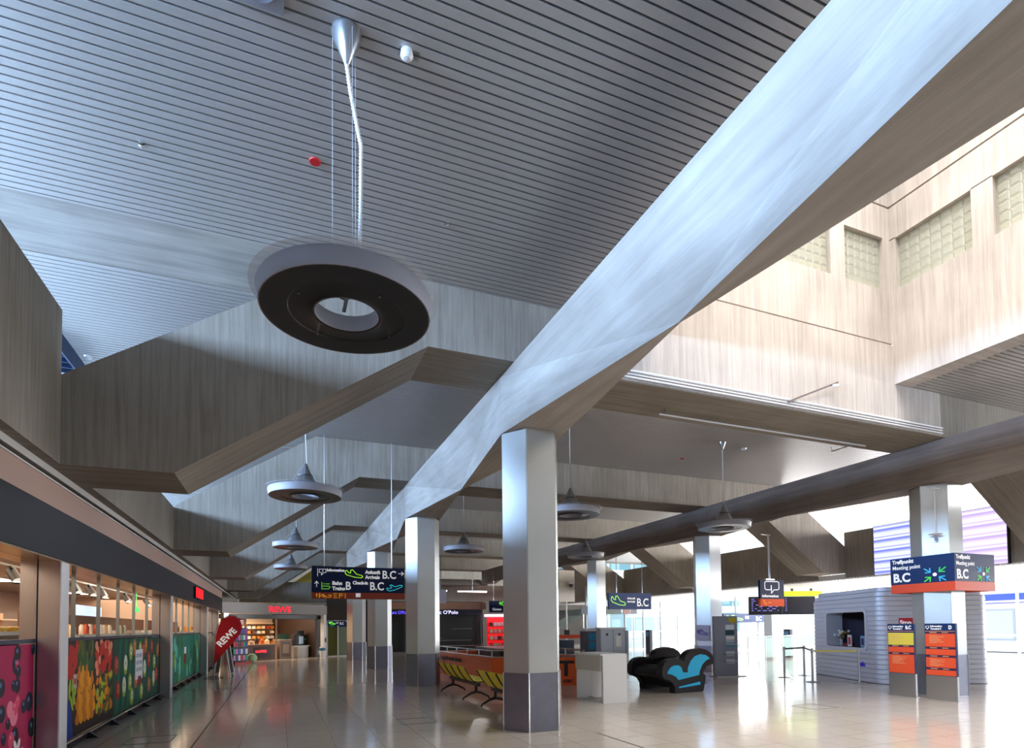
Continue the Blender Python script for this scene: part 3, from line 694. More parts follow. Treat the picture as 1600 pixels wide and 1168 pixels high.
# flight board with green header beyond the information sign
t = thing('flight_board', 'dark flight information screens under a lime green header', 'display', (20.5, 20.9, 2.05), math.radians(-22))
G().box(0, 1.55, 0, .12, 0, .85).build('screen', cm('14141f', .2), t); G().box(1.58, 3.1, 0, .12, 0, .85).build('screen', cm('181826', .2), t)
G().box(.9, 3.4, -.05, .15, .86, 1.10).build('header', cm('b4f010', .5, 0, .35), t)
g = G(); random.seed(5)
for r in range(7):
    x = .1
    while x < 1.4: w_ = random.uniform(.04, .2); g.box(x, x+w_, -.006, 0, .72-r*.09, .75-r*.09); x += w_+random.uniform(.08, .3)
    g.box(1.7, 1.76, -.006, 0, .72-r*.09, .75-r*.09)
g.build('flight_rows', cm('7a70d0', .5, 0, .4), t)
for x in (1.2, 2.0, 2.9): G().box(x, x+.1, .02, .1, 1.10, 1.22).build('lamp_head', black, t)
for x in (1.0, 2.6): G().tube([(x, .06, 1.1), (x, .06, 1.235)], .02, 8).build('hanger', steel, t)

# ------------------------------------------------------------------ video walls on the right gallery parapet
def led_mat(name, base, dark):
    m = bpy.data.materials.new(name); m.use_nodes = True; N, Lk = nt(m); b = N['Principled BSDF']; b.inputs['Base Color'].default_value = (.02, .02, .03, 1); b.inputs['Roughness'].default_value = .3
    tc = N.new('ShaderNodeTexCoord'); sp = N.new('ShaderNodeSeparateXYZ'); Lk.new(tc.outputs['Object'], sp.inputs[0])
    md = N.new('ShaderNodeMath'); md.operation = 'MODULO'; md.inputs[1].default_value = .37; Lk.new(sp.outputs[2], md.inputs[0])
    r = N.new('ShaderNodeValToRGB'); e = r.color_ramp.elements; r.color_ramp.interpolation = 'LINEAR'
    e[0].position = 0; e[0].color = (*base, 1); e[1].position = .10; e[1].color = (*dark, 1)
    for p, c in ((.14, dark), (.15, base), (.21, base), (.23, dark), (.26, base), (.37, base)): q = e.new(p); q.color = (*c, 1)
    Lk.new(md.outputs[0], r.inputs[0]); Lk.new(r.outputs[0], b.inputs['Emission Color']); b.inputs['Emission Strength'].default_value = 1.0
    return m
def ledwall(label, y0, y1, base, dark):
    t = thing('video_wall', label, 'video wall', (19.78, y1, 3.3)); L = y1-y0
    G().box(-.02, .12, -L, 0, 0, 1.76).build('casing', black, t); G().box(-.03, -.02, -L+.02, -.02, .02, 1.74).build('screen', led_mat('striped_screen', base, dark), t); return t
ledwall('bluish striped video wall left of the meeting point column', 12.2, 14.2, (.50, .52, .93), (.12, .15, .62))
ledwall('lilac striped video wall right of the meeting point column', 10.1, 12.18, (.62, .52, .88), (.36, .28, .68))

# ------------------------------------------------------------------ black sofa with blue inlays
t = thing('sculptural_sofa', 'curvy black double armchair with bright blue inlays on its side', 'sofa', (8.62, 11.16, 0), .05)
def sp_(P): return [((x-705)*.00192, (826-y)*.00189) for x, y in P]
OUT = sp_([(705,826),(1160,826),(1172,800),(1200,690),(1205,615),(1165,603),(1170,560),(1225,508),(1335,482),(1346,425),(1330,375),(1300,340),(1220,295),(1110,275),(990,290),(915,325),(870,375),(852,428),(790,405),(700,395),(610,408),(545,445),(512,500),(505,590),(540,640),(620,660),(665,690),(698,745)])
IN1 = sp_([(590,575),(612,532),(650,495),(700,478),(770,480),(810,505),(835,570),(910,572),(915,510),(960,430),(1030,372),(1120,350),(1210,365),(1275,408),(1210,432),(1150,480),(1110,550),(1090,613),(760,662),(725,622),(660,590)])
IN2 = sp_([(768,745),(1105,697),(1110,735),(770,762)])
for y in (0, 1.15):
    s = G().prism(OUT, y, y+.2, 'y').build('side_panel', blackg, t, bevel=.012)
    if y == 0:
        cy = cm('10b8f0', .5); G().prism(IN1, -.006, .0, 'y').build('blue_inlay', cy, s, label='bright blue inlay shaped like two leaves'); G().prism(IN2, -.006, 0, 'y').build('blue_inlay', cy, s, label='narrow blue wedge inlay')
# body between the panels: rolled back, seat and low arm
BK = sp_([(870,395),(915,345),(990,310),(1110,295),(1220,315),(1300,360),(1310,440),(1225,490),(1160,560),(1150,700),(1120,700),(1110,560),(1060,500),(900,560),(870,500)])
BK = [(x, z-.2 if z > .5 else z) for x, z in BK]
G().prism(BK, .2, 1.15, 'y').build('rolled_back', blackg, t, bevel=.01)
ST = sp_([(530,500),(560,455),(620,420),(700,410),(790,420),(845,450),(850,600),(1120,600),(1130,760),(720,760),(700,700),(640,650),(550,625),(530,590)])
ST = [(x, z-.14 if z > .55 else z) for x, z in ST]
G().prism(ST, .2, 1.15, 'y').build('seat', blackg, t, bevel=.01)

# ------------------------------------------------------------------ yellow bench seats
yel = cm('f4e01c', .4); dk = mat('dark_seat_frame', (.01, .01, .01), .4, .3)
def bench(label, x, y):
    t = thing('bench_seats', label, 'bench', (x, y, 0), 0, 'yellow waiting benches')
    G().box(-.04, .04, -1.1, 1.1, .30, .37).build('crossbar', dk, t, bevel=.005)
    for sy in (-.92, .92):
        g = G(); g.tube([(0, sy, .32), (0, sy, .16)], .035, 10)
        for sx in (-1, 1): g.tube([(0, sy, .17), (sx*.12, sy, .14), (sx*.29, sy, .05), (sx*.31, sy, .0)], [.03, .026, .02, .02], 8)
        g.build('leg', dk, t)
    for k in range(4):
        yc = (k-1.5)*.56; w = .25; prof = [(-.33, .745), (-.26, .62), (-.17, .49), (-.12, .435), (-.05, .415), (.1, .41), (.3, .43), (.37, .42)]
        vs = []; th = .03
        for (px, pz) in prof:
            vs += [(px, yc-w, pz), (px, yc+w, pz), (px+.01, yc+w, pz-th), (px+.01, yc-w, pz-th)]
        fs = []
        for i in range(len(prof)-1):
            for a in range(4): fs.append((i*4+a, i*4+(a+1) % 4, (i+1)*4+(a+1) % 4, (i+1)*4+a))
        fs += [(0, 1, 2, 3), tuple(len(prof)*4-4+q for q in (3, 2, 1, 0))]
        s = G().add(vs, fs).build('seat_shell', yel, t, smooth=True)
        g = G(); g.tube([(px-.006, yc-w-.015, pz-.015) for px, pz in prof], .012, 6); g.tube([(px-.006, yc+w+.015, pz-.015) for px, pz in prof], .012, 6); g.each('edge_frame', dk, s)
        G().box(-.03, .05, yc-.04, yc+.04, .36, .41).build('seat_bracket', dk, t)
    return t
b = bench('row of yellow seats with black legs between the second column and the car rental desk', 4.08, 13.19)
dup(b, (4.08, 10.1, 0), 0, 'row of yellow seats partly hidden behind the nearest column')

# ------------------------------------------------------------------ orange car rental island
org = cm('e4602a', .35); 
def island():
    t = thing('rental_counter', 'orange car rental counter island with chrome rail', 'counter', (5.45, 15.0, 0))
    # outline corners relative to the origin
    P = [(0, 0), (2.25, -1.15), (2.4, -.8), (2.2, 4.0), (1.4, 5.0), (-.2, 5.0)]
    out = P; inn = [(.3, .3), (1.95, -.6), (2.1, -.5), (1.95, 3.9), (1.3, 4.7), (.1, 4.7)]
    g = G(); n = len(out)
    g.add([(x, y, 0) for x, y in out]+[(x, y, .76) for x, y in out]+[(x, y, .76) for x, y in inn]+[(x, y, .0) for x, y in inn],
          [(k, (k+1) % n, n+(k+1) % n, n+k) for k in range(n)]+[(n+k, n+(k+1) % n, 2*n+(k+1) % n, 2*n+k) for k in range(n)]+[(2*n+k, 2*n+(k+1) % n, 3*n+(k+1) % n, 3*n+k) for k in range(n)])
    g.build('orange_front', org, t)
    g = G(); g.tube([(x, y, .775) for x, y in out+out[:1]], .016, 6); g.tube([(x, y, .95) for x, y in out+out[:1]], .014, 6); g.each('chrome_rail', chrome, t)
    g = G()
    for (x0, y0), (x1, y1) in zip(out, out[1:]+out[:1]):
        L = math.hypot(x1-x0, y1-y0); m = max(1, int(L/.9))
        for k in range(m+1): g.tube([(x0+(x1-x0)*k/m, y0+(y1-y0)*k/m, .77), (x0+(x1-x0)*k/m, y0+(y1-y0)*k/m, .96)], .02, 6)
    g.each('rail_post', whitem, t)
    a = math.atan2(-1.15, 2.25)
    text('lettering', 'SIXT', .42, cm('101014'), t, (.70, -.377, .26), (PI/2, 0, a), 1.25, .012); text('lettering', 'rent a car', .12, cm('101014'), t, (1.22, -.642, .08), (PI/2, 0, a), 1.3, .003)
    a2 = math.atan2(-5.0, .2)
    for s, z in (("Ihr geht's mehr als ein", .52), ('Mietwagen!', .30)): text('lettering', s, .135, cm('1a0c0a'), t, (-.225, 4.7, z), (PI/2, 0, a2), 1.35, .012)
    # inner desk with monitors
    G().prism([(.7, 1.2), (1.7, .7), (1.75, 3.6), (.9, 4.0)], 0, .9, 'z').build('inner_desk', cm('2c2624'), t)
    G().prism([(.65, 1.15), (1.75, .65), (1.8, 3.65), (.85, 4.05)], .9, .95, 'z').build('desk_top', cm('8a7a68', .25), t)
    return t
island()
for x, y, lab in ((6.7, 16.1, 'pair of white screen posts on the car rental desk, left'), (6.85, 17.0, 'white screen post on the car rental desk, right')):
    t = thing('desk_post', lab, 'screen post', (x, y, .952)); G().box(-.03, .03, -.03, .03, 0, .28).build('post', white, t); G().box(-.05, .05, -.05, .05, 0, .012).build('foot', white, t)
# taller orange back counter with monitors
t = thing('rental_back_desk', 'tall orange-topped desk with dark screens right of the nearest column', 'desk', (9.6, 18.0, 0))
G().box(-1.7, .6, 0, .7, 1.18, 1.30).build('orange_top', cm('e8501c'), t); G().box(-1.6, .5, .05, .65, 0, .5).build('base', cm('402020'), t)
for x in (-1.62, -.75, .45): G().box(x, x+.08, .05, .15, .5, 1.18).build('post', white, t)
for x in (-1.45, -.55): G().box(x, x+.62, .08, .14, .62, 1.12).build('screen', cm('26344a', .15), t)
for i, x in enumerate((8.2, 8.6, 9.1, 9.5)):
    t = thing('counter_terminal', ('leftmost small payment terminal on the orange-topped desk', 'second small terminal on the orange-topped desk', 'white-framed screen standing on the orange-topped desk', 'rightmost small terminal on the orange-topped desk')[i], 'terminal', (x, 18.3, 1.30))
    G().box(-.1, .1, -.02, .02, .02, .26 if i == 2 else .18).build('frame', white if i == 2 else cm('30343a'), t); G().box(-.08, .08, -.024, -.02, .05, .24 if i == 2 else .16).build('display', cm('18202c', .2), t); G().box(-.06, .06, -.06, .06, 0, .02).build('foot', cm('50545c'), t)

# ------------------------------------------------------------------ white writing desk and lockers
t = thing('standing_desk', 'white standing desk with open front and two panel legs', 'desk', (6.2, 10.36, 0))
G().box(-.02, .56, -.04, .02, 0, 1.0).build('side_panel', white, t, bevel=.003)
G().box(-.04, .30, 1.03, 1.07, 0, .64).build('side_panel', white, t, bevel=.003); G().box(.30, .58, 1.03, 1.07, 0, .64).build('side_panel', white, t, bevel=.003)
g = G(); g.box(-.05, .58, -.0, 1.12, .985, 1.02); g.build('worktop', white, t, bevel=.003)
g = G(); g.box(-.045, -.02, .03, 1.1, .66, .985); g.box(.53, .56, .03, 1.1, .66, .985); g.box(-.02, .53, 1.07, 1.1, .64, .985); g.build('apron', cm('c8c6c2'), t)
g = G(); g.tube([(.25, 0, .03), (.25, 1.04, .03)], .012, 6); g.build('foot_bar', steel, t)
t = thing('locker_cabinet', 'grey steel locker cabinet with two doors and a white note', 'locker', (7.72, 13.0, 0))
lk = mat('grey_blue_locker_steel', (.46, .53, .61), .4, .2)
G().box(0, .76, 0, .22, .06, 1.52).build('body', lk, t, bevel=.004); G().box(-.02, .78, -.02, .23, 1.52, 1.56).build('top', white, t); G().box(.02, .74, .03, .2, 0, .06).build('plinth', black, t)
for i, x in enumerate((.01, .385)):
    d = G().box(x, x+.365, -.018, 0, .08, 1.5).build('door', lk, t, bevel=.003)
    for z in (1.38, .86): G().box(x+.15, x+.21, -.03, -.018, z-.03, z+.03).build('lock', black, d)
G().box(.46, .62, -.021, -.018, 1.06, 1.34).build('paper_note', cm('e8ecea'), t)
t = thing('drinks_machine', 'narrow grey machine with blue panels beside the lockers', 'machine', (8.0, 14.2, 0))
G().box(0, .36, 0, .4, 0, 1.46).build('body', cm('5a5e70'), t, bevel=.004); G().box(-.08, .34, -.05, .4, 1.46, 1.54).build('top', white, t)
for z in (.95, 1.2): G().box(.06, .27, -.012, 0, z-.0, z+.21).build('blue_panel', cm('1a8ab8'), t)
for z in (1.0, 1.3): G().box(.30, .35, -.03, 0, z, z+.05).build('button', black, t)

# brochure stand with yellow speech bubble
t = thing('brochure_stand', 'tall grey brochure stand with yellow speech bubble beside the sofa column', 'brochure stand', (12.5, 14.15, 0), -.25)
G().box(0, .78, .1, .22, .03, 1.87).build('back_panel', mat('brushed_grey_panel', (.30, .31, .36), .35, .6), t, bevel=.01); G().box(-.05, .9, -.15, .35, 0, .03).build('base_plate', steel, t)
for i, z in enumerate((.98, .70, .45)): 
    s = G().box(.28, .76, -.06, .12, z, z+.02).build('shelf', steel, t)
random.seed(9)
for i, z in enumerate((1.45, 1.28, 1.1, .9, .62, .38, 1.0)):
    G().box(.38, .66, .085, .10, z, z+.15).build('brochure', cm(('e8eef0', '2a4a5a', 'f0f0ea', '6ab0c8', 'e8eef0', 'dfe6ee', 'c8d8e0')[i]), t)
strokes('speech_bubble', [[(.0,.5),(1,.5)], [(.0,.62),(1,.62)], [(0,.74),(1,.74)], [(0,.86),(1,.86)], [(.45,.5),(.55,.1)], [(.55,.5),(.6,.1)]], .035, cm('e0c410'), t, (.5, .10, 1.60), .2, .22)
t = thing('framed_notice', 'framed notice with a purple plane picture on the column behind the sofa', 'notice', (13.385, 15.78, 0), -PI/6-PI/6)
G().box(-.22, .22, -.012, .0, 1.08, 1.60).build('frame', cm('b8b0c4'), t); strokes('plane_picture', [PLANE_IN], .05, cm('8a70a8'), t, (-.17, -.013, 1.26), .34, .18)
# ------------------------------------------------------------------ supermarket along the left side
GX, PX = -2.68, -2.42            # glass line and outer face of fascia and pillars
fasc = mat('charcoal_fascia_metal', (.016, .015, .02), .5, .2); blush = mat('dusty_pink_bulkhead', (.44, .30, .25), .7)
brass = mat('brassy_soffit_metal', (.55, .36, .18), .25, .9); pil = mat('brushed_pillar_steel', (.42, .40, .41), .3, .9)
t = thing('shop_fascia', 'long charcoal fascia band with pink bulkhead above the shop windows', 'fascia', (PX, 1.0, 2.44))
G().box(-.22, 0, 0, 28.4, .02, .60).build('band', fasc, t, bevel=.004)
G().add([(-.30, 0, .60), (0, 0, .60), (-.02, 0, .90), (-.30, 0, .90), (-.30, 28.4, .60), (0, 28.4, .60), (-.02, 28.4, .90), (-.30, 28.4, .90)], [(0,1,2,3),(4,5,6,7),(0,1,5,4),(1,2,6,5),(2,3,7,6),(3,0,4,7)]).build('bulkhead', blush, t)
G().box(-.03, .0, 0, 28.4, .90, .915).build('white_edge', white, t)
G().box(-.5, -.01, 0, 28.4, .0, .02).build('soffit', brass, t)
labs = ['nearest brushed steel shop pillar at the left edge', 'second brushed steel shop pillar, between the apple poster and the green poster', 'third brushed steel shop pillar, before the red flag', 'last brushed steel shop pillar beside the red flag']
def shop_pillar(y, lab):
    t = thing('shop_pillar', lab, 'pillar', (PX-.40, y, 0), 0, 'steel pillars of the shop front')
    G().box(0, .16, 0, .27, 0, 2.44).build('steel_face', pil, t, bevel=.004); G().box(.175, .385, 0, .27, 0, 2.44).build('steel_face', pil, t, bevel=.004)
    G().box(.16, .175, .02, .25, 0, 2.44).build('shadow_gap', black, t); G().box(.385, .40, -.003, .273, 0, 2.44).build('pale_corner_trim', whitem, t)
    return t
sp = shop_pillar(8.40, labs[0])
for i in (1, 2): dup(sp, (PX-.40, 8.40+BAY*i, 0), 0, labs[i])
dup(sp, (PX-.40, 27.6, 0), 0, labs[3])
segs = [(1.2, 8.40), (8.67, 15.95), (16.22, 23.5), (23.77, 27.6)]
seg_n = ['at the left edge beside the berry poster', 'above the fruit market and apple posters', 'above the narrow green poster', 'farthest along, before the last pillar']
for (a, b), sn in zip(segs, seg_n):
    t = thing('shop_window', 'clear shop window pane row '+sn, 'shop window', (GX, a, 0))
    L = b-a; G().box(-.006, .006, 0, L, 1.5, 2.44).build('glass', glassm, t)
    n = max(1, round(L/1.3))
    for k in range(1, n): G().box(-.05, .0, L*k/n-.012, L*k/n+.012, 1.5, 2.44).build('glass_fin', cm('a8b4b8', .2, .3), t)
    G().box(-.03, .015, 0, L, 1.47, 1.52).build('sill', cm('5a5f70', .3, .5), t)
    G().tube([(.03, 0, .10), (.03, L, .10)], .022, 8).build('bottom_rail', chrome, t); G().box(-.04, .02, 0, L, .02, .085).build('plinth', cm('1c1618'), t)
    y = .55
    while y < L-.2:
        f = G().prism([(.0, .09), (.05, .09), (.16, .0), (.0, .0)], y-.045, y+.045, 'y').build('floor_foot', black, t); y += 1.27
# printed posters behind the glass, below the sill
def disc(g, y, z, ry, rz, lay, rot=0, n=14):
    c, s = math.cos(rot), math.sin(rot)
    g.add([(lay*.0006, y+ry*math.cos(2*PI*k/n)*c-rz*math.sin(2*PI*k/n)*s, z+ry*math.cos(2*PI*k/n)*s+rz*math.sin(2*PI*k/n)*c) for k in range(n)], [tuple(range(n))])
def rect(g, y0, y1, z0, z1, lay): g.add([(lay*.0006, y0, z0), (lay*.0006, y1, z0), (lay*.0006, y1, z1), (lay*.0006, y0, z1)], [(0, 1, 2, 3)])
def poster(lab, y0, y1, base, fn, mats):
    t = thing('shop_poster', lab, 'poster', (GX+.012, y0, 0)); L = y1-y0
    G().box(-.008, 0, 0, L, .13, 1.46).build('panel', base, t)
    g = GM(); fn(g, L); g.make('print', mats, t); return t
def pears(g, L):
    L = 2.2; k0 = len(g.v)
    random.seed(11)
    g.cur = 6; rect(g, 0, .42, .95, 1.42, 1); g.cur = 7; rect(g, 0, L, .13, .30, 1)
    g.cur = 2
    for k in range(26): disc(g, random.uniform(.0, .45), random.uniform(1.0, 1.4), .06, .09, 2+k*.05)
    for k in range(26):
        g.cur = 3 if k % 3 else 4; disc(g, random.uniform(.5, 1.15), random.uniform(1.0, 1.42), .05, .13, 2+k*.05, random.uniform(-.3, .3))
    g.cur = 2
    for k in range(60): g.cur = 2 if k % 4 else 8; disc(g, random.uniform(1.3, 2.1), random.uniform(.95, 1.42), .07, .07, 2+k*.03)
    for k in range(70): g.cur = (0, 1, 3, 5, 4)[k % 5]; disc(g, random.uniform(1.35, 2.15), random.uniform(.28, .92), .07, .06, 2+k*.03, random.uniform(0, 3))
    for k in range(14): g.cur = 5; disc(g, random.uniform(.0, .42), random.uniform(.5, .95), .035, .12, 2+k*.05, random.uniform(-.5, .5))
    g.cur = 9; g.add([(.004, 0, .13), (.004, .32, .13), (.004, .22, .55), (.004, .0, .8)], [(0, 1, 2, 3)])
    for row in range(7):
        n = 5 if row < 4 else 4 if row < 6 else 3; z = .34+row*.105
        for k in range(n):
            y = .48+.16*k+(.08 if row % 2 else 0)+(0 if row < 4 else .06); g.cur = 0 if (row+k) % 2 else 1
            disc(g, y, z, .085, .075, 6-row*.3+.02*k); disc(g, y, z+.08, .04, .06, 6-row*.3+.1+.02*k)
    g.cur = 10; rect(g, .30, .44, .80, 1.0, 9); g.cur = 2; rect(g, .33, .41, .86, .94, 10)
    for i in range(k0, len(g.v)): v = g.v[i]; g.v[i] = (v[0], .75+v[1]*1.09, v[2])
PC = [cm('f0a010', .6), cm('d87808', .6), cm('c83020', .6), cm('2e5a2a', .6), cm('6a6a1e', .6), cm('a8c830', .6), cm('5a1a1c', .6), cm('20120c', .6), cm('f09070', .6), cm('0c3c9a', .6), cm('c8b8ac', .6)]
poster('poster of a fruit market with piled orange pears, behind the shop window', 8.7, 11.9, cm('33241c', .6), pears, PC)
def apples(g, L):
    random.seed(12)
    g.cur = 8
    for k in range(5): g.add([(.001, .1+k*.42, .13), (.001, .32+k*.42, .13), (.001, .55+k*.42, 1.45), (.001, .42+k*.4, 1.45)], [(0, 1, 2, 3)])
    for y, z, c in ((.18, 1.0, 'r'), (.30, .55, 'r'), (.85, .95, 'h'), (.75, .55, 'h'), (1.25, 1.2, 'g'), (1.55, 1.28, 'm'), (1.2, .62, 'g'), (1.35, .33, 'g'), (1.7, .62, 'm'), (2.05, 1.22, 'g'), (2.35, 1.2, 'r'), (2.6, 1.3, 'm'),
                    (2.5, .78, 'h'), (2.9, .98, 'r'), (2.95, .42, 'm'), (3.2, 1.25, 'r'), (3.5, .9, 'g'), (3.45, .5, 'h'), (3.9, 1.15, 'm'), (3.75, .6, 'r'), (2.2, .35, 'g')):
        g.cur = {'r': 0, 'g': 2, 'm': 1, 'h': 2}[c]; disc(g, y, z, .15, .17, 3)
        if c == 'h': g.cur = 3; disc(g, y, z+.06, .13, .15, 4, .3); g.cur = 4; disc(g, y, z+.05, .02, .03, 5)
        else: g.cur = {'r': 5, 'g': 3, 'm': 6}[c]; disc(g, y+.03, z+.02, .07, .09, 4); g.cur = 4; disc(g, y+.03, z+.02, .02, .03, 5)
    g.cur = 7; rect(g, 1.62, 2.28, .62, 1.22, 8); g.cur = 9
    for z in (1.06, .92, .78):
        for y in (1.70, 1.84, 1.98, 2.1): rect(g, y, y+.10, z, z+.08, 9)
    g.cur = 10; rect(g, 1.85, 2.15, .50, .68, 10)
AC = [cm('b02a20', .6), cm('b8683a', .6), cm('9aae38', .6), cm('dfe8d0', .6), cm('33391a', .6), cm('d87850', .6), cm('d8a060', .6), cm('e8eaee', .6), cm('0f6a50', .6), cm('9aa4b4', .6), cm('8a0c22', .6)]
poster('poster of red and green apples on teal cloth with a white price card', 11.9, 15.9, cm('0c4c3c', .6), apples, AC)
def berries(g, L):
    random.seed(13)
    for k in range(70):
        g.cur = (0, 1, 2, 3, 0, 4)[k % 6]; y = L-random.uniform(.02, 3.2); z = random.uniform(.2, 1.4); r = random.uniform(.05, .11)
        disc(g, y, z, r, r*1.1, 2+k*.04); g.cur = 5 if g.cur in (0, 2) else 4; disc(g, y-.02, z+.03, r*.3, r*.3, 5+k*.04)
    g.cur = 6
    for k in range(6): a = k*PI/3; disc(g, L-.45+.09*math.cos(a), .28+.1*math.sin(a), .07, .035, 12, a)
poster('magenta poster with blackberries and raspberries at the left edge', 4.6, 8.38, cm('a8164e', .6), berries, [cm('14182c', .6), cm('c02848', .6), cm('101018', .6), cm('e04a6a', .6), cm('f08098', .6), cm('5a6a9a', .6), cm('f0e0e8', .6)])
def greens(g, L):
    random.seed(14); g.cur = 5; rect(g, 0, 1.3, .13, 1.46, 1)
    for k in range(40):
        y = random.uniform(1.4, L-.3); g.cur = k % 5; disc(g, y, random.uniform(.25, 1.35), .12, .2, 2+k*.05, random.uniform(-.6, .6))
    for k in range(16): g.cur = 6; disc(g, random.uniform(.2, 1.2), random.uniform(.2, .9), .12, .14, 3+k*.05)
    g.cur = 7; rect(g, 3.6, 4.0, .9, 1.1, 8); g.cur = 8; rect(g, 3.6, 4.0, .6, .88, 8)
poster('teal and green vegetable poster between the second and third shop pillars', 16.3, 23.4, cm('127a68', .6), greens, [cm('3a8a30', .6), cm('8ab838', .6), cm('1f9a8a', .6), cm('6fd0b8', .6), cm('1a5a3a', .6), cm('3a1c18', .6), cm('7a3a24', .6), cm('e8e8ea', .6), cm('8a1830', .6)])
# illuminated red cube sign
t = thing('fascia_sign', 'red glowing box sign sticking out of the dark fascia', 'sign', (PX, 19.9, 2.62))
G().box(.0, .06, -.05, 1.7, -.03, .33).build('casing', cm('14161c'), t); G().box(.06, .075, .02, 1.64, 0, .3).build('red_face', cm('e01018', .5, 0, 1.2), t)
# shop interior
warm_wall = mat('warm_interior_wall', (.52, .40, .32), .8); shop_ceil = mat('shop_ceiling_panels', (.30, .22, .17), .8)
struct('wall_left', G().box(-9.1, -8.9, 1, 29, 0, 3.4), warm_wall); struct('wall_front', G().box(-8.9, PX-.3, .8, 1.0, 0, 3.4), warm_wall)
struct('wall_back', G().box(-8.9, PX-.56, 28.3, 28.5, 0, 3.4), warm_wall)
g = G()
for i in range(24): g.box(-8.9, PX-.34, 1.0+i*1.2, 2.19+i*1.2, 3.0, 3.04)
struct('ceiling', g, shop_ceil)
for i, (x, y) in enumerate(((-4.42, 16.8), (-4.3, 19.6), (-4.2, 22.6), (-4.4, 12.2), (-6.6, 24.5), (-4.0, 25.6), (-6.6, 18.5))):
    nm = ('first square ceiling light inside the shop, just right of the nearest pillar', 'second square ceiling light inside the shop', 'third square ceiling light inside the shop near the second pillar', 'ceiling light deep in the shop left of the nearest pillar',
          'ceiling light deep in the shop behind the fruit market poster', 'ceiling light inside the shop beyond the second pillar', 'ceiling light far inside the shop beyond the second pillar')[i]
    t = thing('shop_ceiling_light', nm, 'ceiling light', (x, y, 2.94)); G().box(-.22, .22, -.5, .5, 0, .06).build('frame', whitem, t); G().box(-.2, .2, -.48, .48, -.006, 0).build('diffuser', cm('fff0d8', .5, 0, 9), t)
for yy in (5, 12.5, 20, 26): area('shop_lamp', (-5.2, yy, 2.9), (0, 0, -1), 3.5, 5.0, (1, .74, .52), 115)
spot0 = None
track = G().box(-4.72, -4.69, 8, 28, 2.84, 2.88).build('light_track', black); tag(track, 'black light track running along the shop ceiling near the windows', 'light track')
SP = [(-4.7, 13.6, 'track spotlight seen left of the nearest steel pillar'), (-4.7, 12.4, 'track spotlight farthest left in the shop'), (-4.7, 17.2, 'track spotlight just right of the nearest pillar'), (-4.7, 18.4, 'second track spotlight right of the nearest pillar'),
      (-4.7, 19.5, 'third track spotlight right of the nearest pillar'), (-4.7, 22.2, 'track spotlight close to the second pillar'), (-4.7, 25.4, 'track spotlight beyond the second pillar'), (-4.7, 27.2, 'farthest track spotlight in the shop')]
for x, y, lab in SP:
    if spot0 is None:
        spot0 = thing('track_spotlight', lab, 'spotlight', (x, y, 2.82), 0, 'track spotlights in the shop')
        G().box(-.03, .03, -.08, .08, 0, .03).build('adapter', black, spot0); G().tube([(0, 0, 0), (.04, .03, -.10)], .015, 6).build('arm', black, spot0)
        h = G().tube([(-.03, .06, -.04), (.13, -.08, -.26)], .085, 12).build('lamp_head', black, spot0, smooth=True); G().lathe([(.001, -.004), (.08, -.002), (.08, 0)], (.135, -.085, -.275), 12).build('lens', cm('fff2dc', .5, 0, 8), h)
    else: dup(spot0, (x, y, 2.82), 0, lab)
tag(G().box(-4.6, -4.56, 23.0, 23.6, 2.25, 2.42).box(-4.59, -4.57, 23.28, 23.3, 2.42, 3.0).build('exit_sign', cm('30c860', .5, 0, .8)), 'small green glowing escape sign inside the shop', 'sign')
# display shelves with goods behind the glass
random.seed(21)
tot = 0
cols_ = ['e8b030', 'd88a20', 'e8dcc8', 'b8482a', 'e0a070', 'f0e8e0', '8a5a30', 'd8c0a8', '6a8a38', 'f0f0ee']
pack0 = {}
def goods(kind, label, group, xs, ys, z, n, cols, w=.11, h=.16):
    for k in range(n):
        x = random.uniform(*xs); y = ys[0]+(ys[1]-ys[0])*(k+.5)/n; c = random.choice(cols); key = (kind, c)
        if key not in pack0:
            g = G()
            if kind == 'bread_loaf': g.ball((0, 0, .06), .09, 1, 1.3, .7)
            elif kind == 'jar': g.lathe([(.001, 0), (.045, 0), (.045, h*.8), (.03, h*.9), (.03, h), (.001, h)], n=10)
            else: g.box(-w/2, w/2, -w/2, w/2, 0, h)
            pack0[key] = g.build(kind, cm(c), smooth=kind != 'package'); o = pack0[key]
        else: o = pack0[key].copy(); C.objects.link(o)
        o.location = (x, y, z); o['label'] = label; o['category'] = kind.replace('_', ' '); o['group'] = group
def shelf(lab, x, y0, y1, z):
    t = thing('display_shelf', lab, 'shelf', (x, y0, 0)); L = y1-y0
    G().box(-.45, .35, 0, L, 0, .1).build('base', cm('3a2c26'), t); G().box(-.45, .35, 0, L, z-.05, z).build('top', cm('8a6a50'), t); G().box(-.45, -.40, 0, L, .1, z+.45).build('back', cm('7a5a48'), t)
    for yy in (0, L-.04): G().box(-.40, .35, yy, yy+.04, .1, z-.05).build('side', cm('4a362c'), t)
    G().box(.33, .36, 0, L, z, z+.05).build('price_rail', cm('f0e4d0'), t)
shelf('bakery shelf behind the glass left of the nearest pillar', -3.6, 7.2, 11.2, 1.56)
shelf('bakery shelf behind the glass above the fruit market poster', -3.6, 12.0, 16.2, 1.50); shelf('deli shelf behind the glass above the apple poster', -3.6, 16.4, 21.4, 1.50); shelf('long shelf behind the glass beyond the second pillar', -3.6, 21.8, 28.0, 1.50)
goods('bread_loaf', 'golden loaf on the bakery shelf left of the nearest pillar', 'loaves left of the nearest pillar', (-3.7, -3.3), (7.6, 11.1), 1.56, 40, ['e8b030', 'f0c850', 'e09a20'])
goods('jar', 'small jar on the shelf above the fruit market poster', 'jars above the fruit market poster', (-3.8, -3.3), (12.2, 16.1), 1.50, 34, cols_, .11, .24)
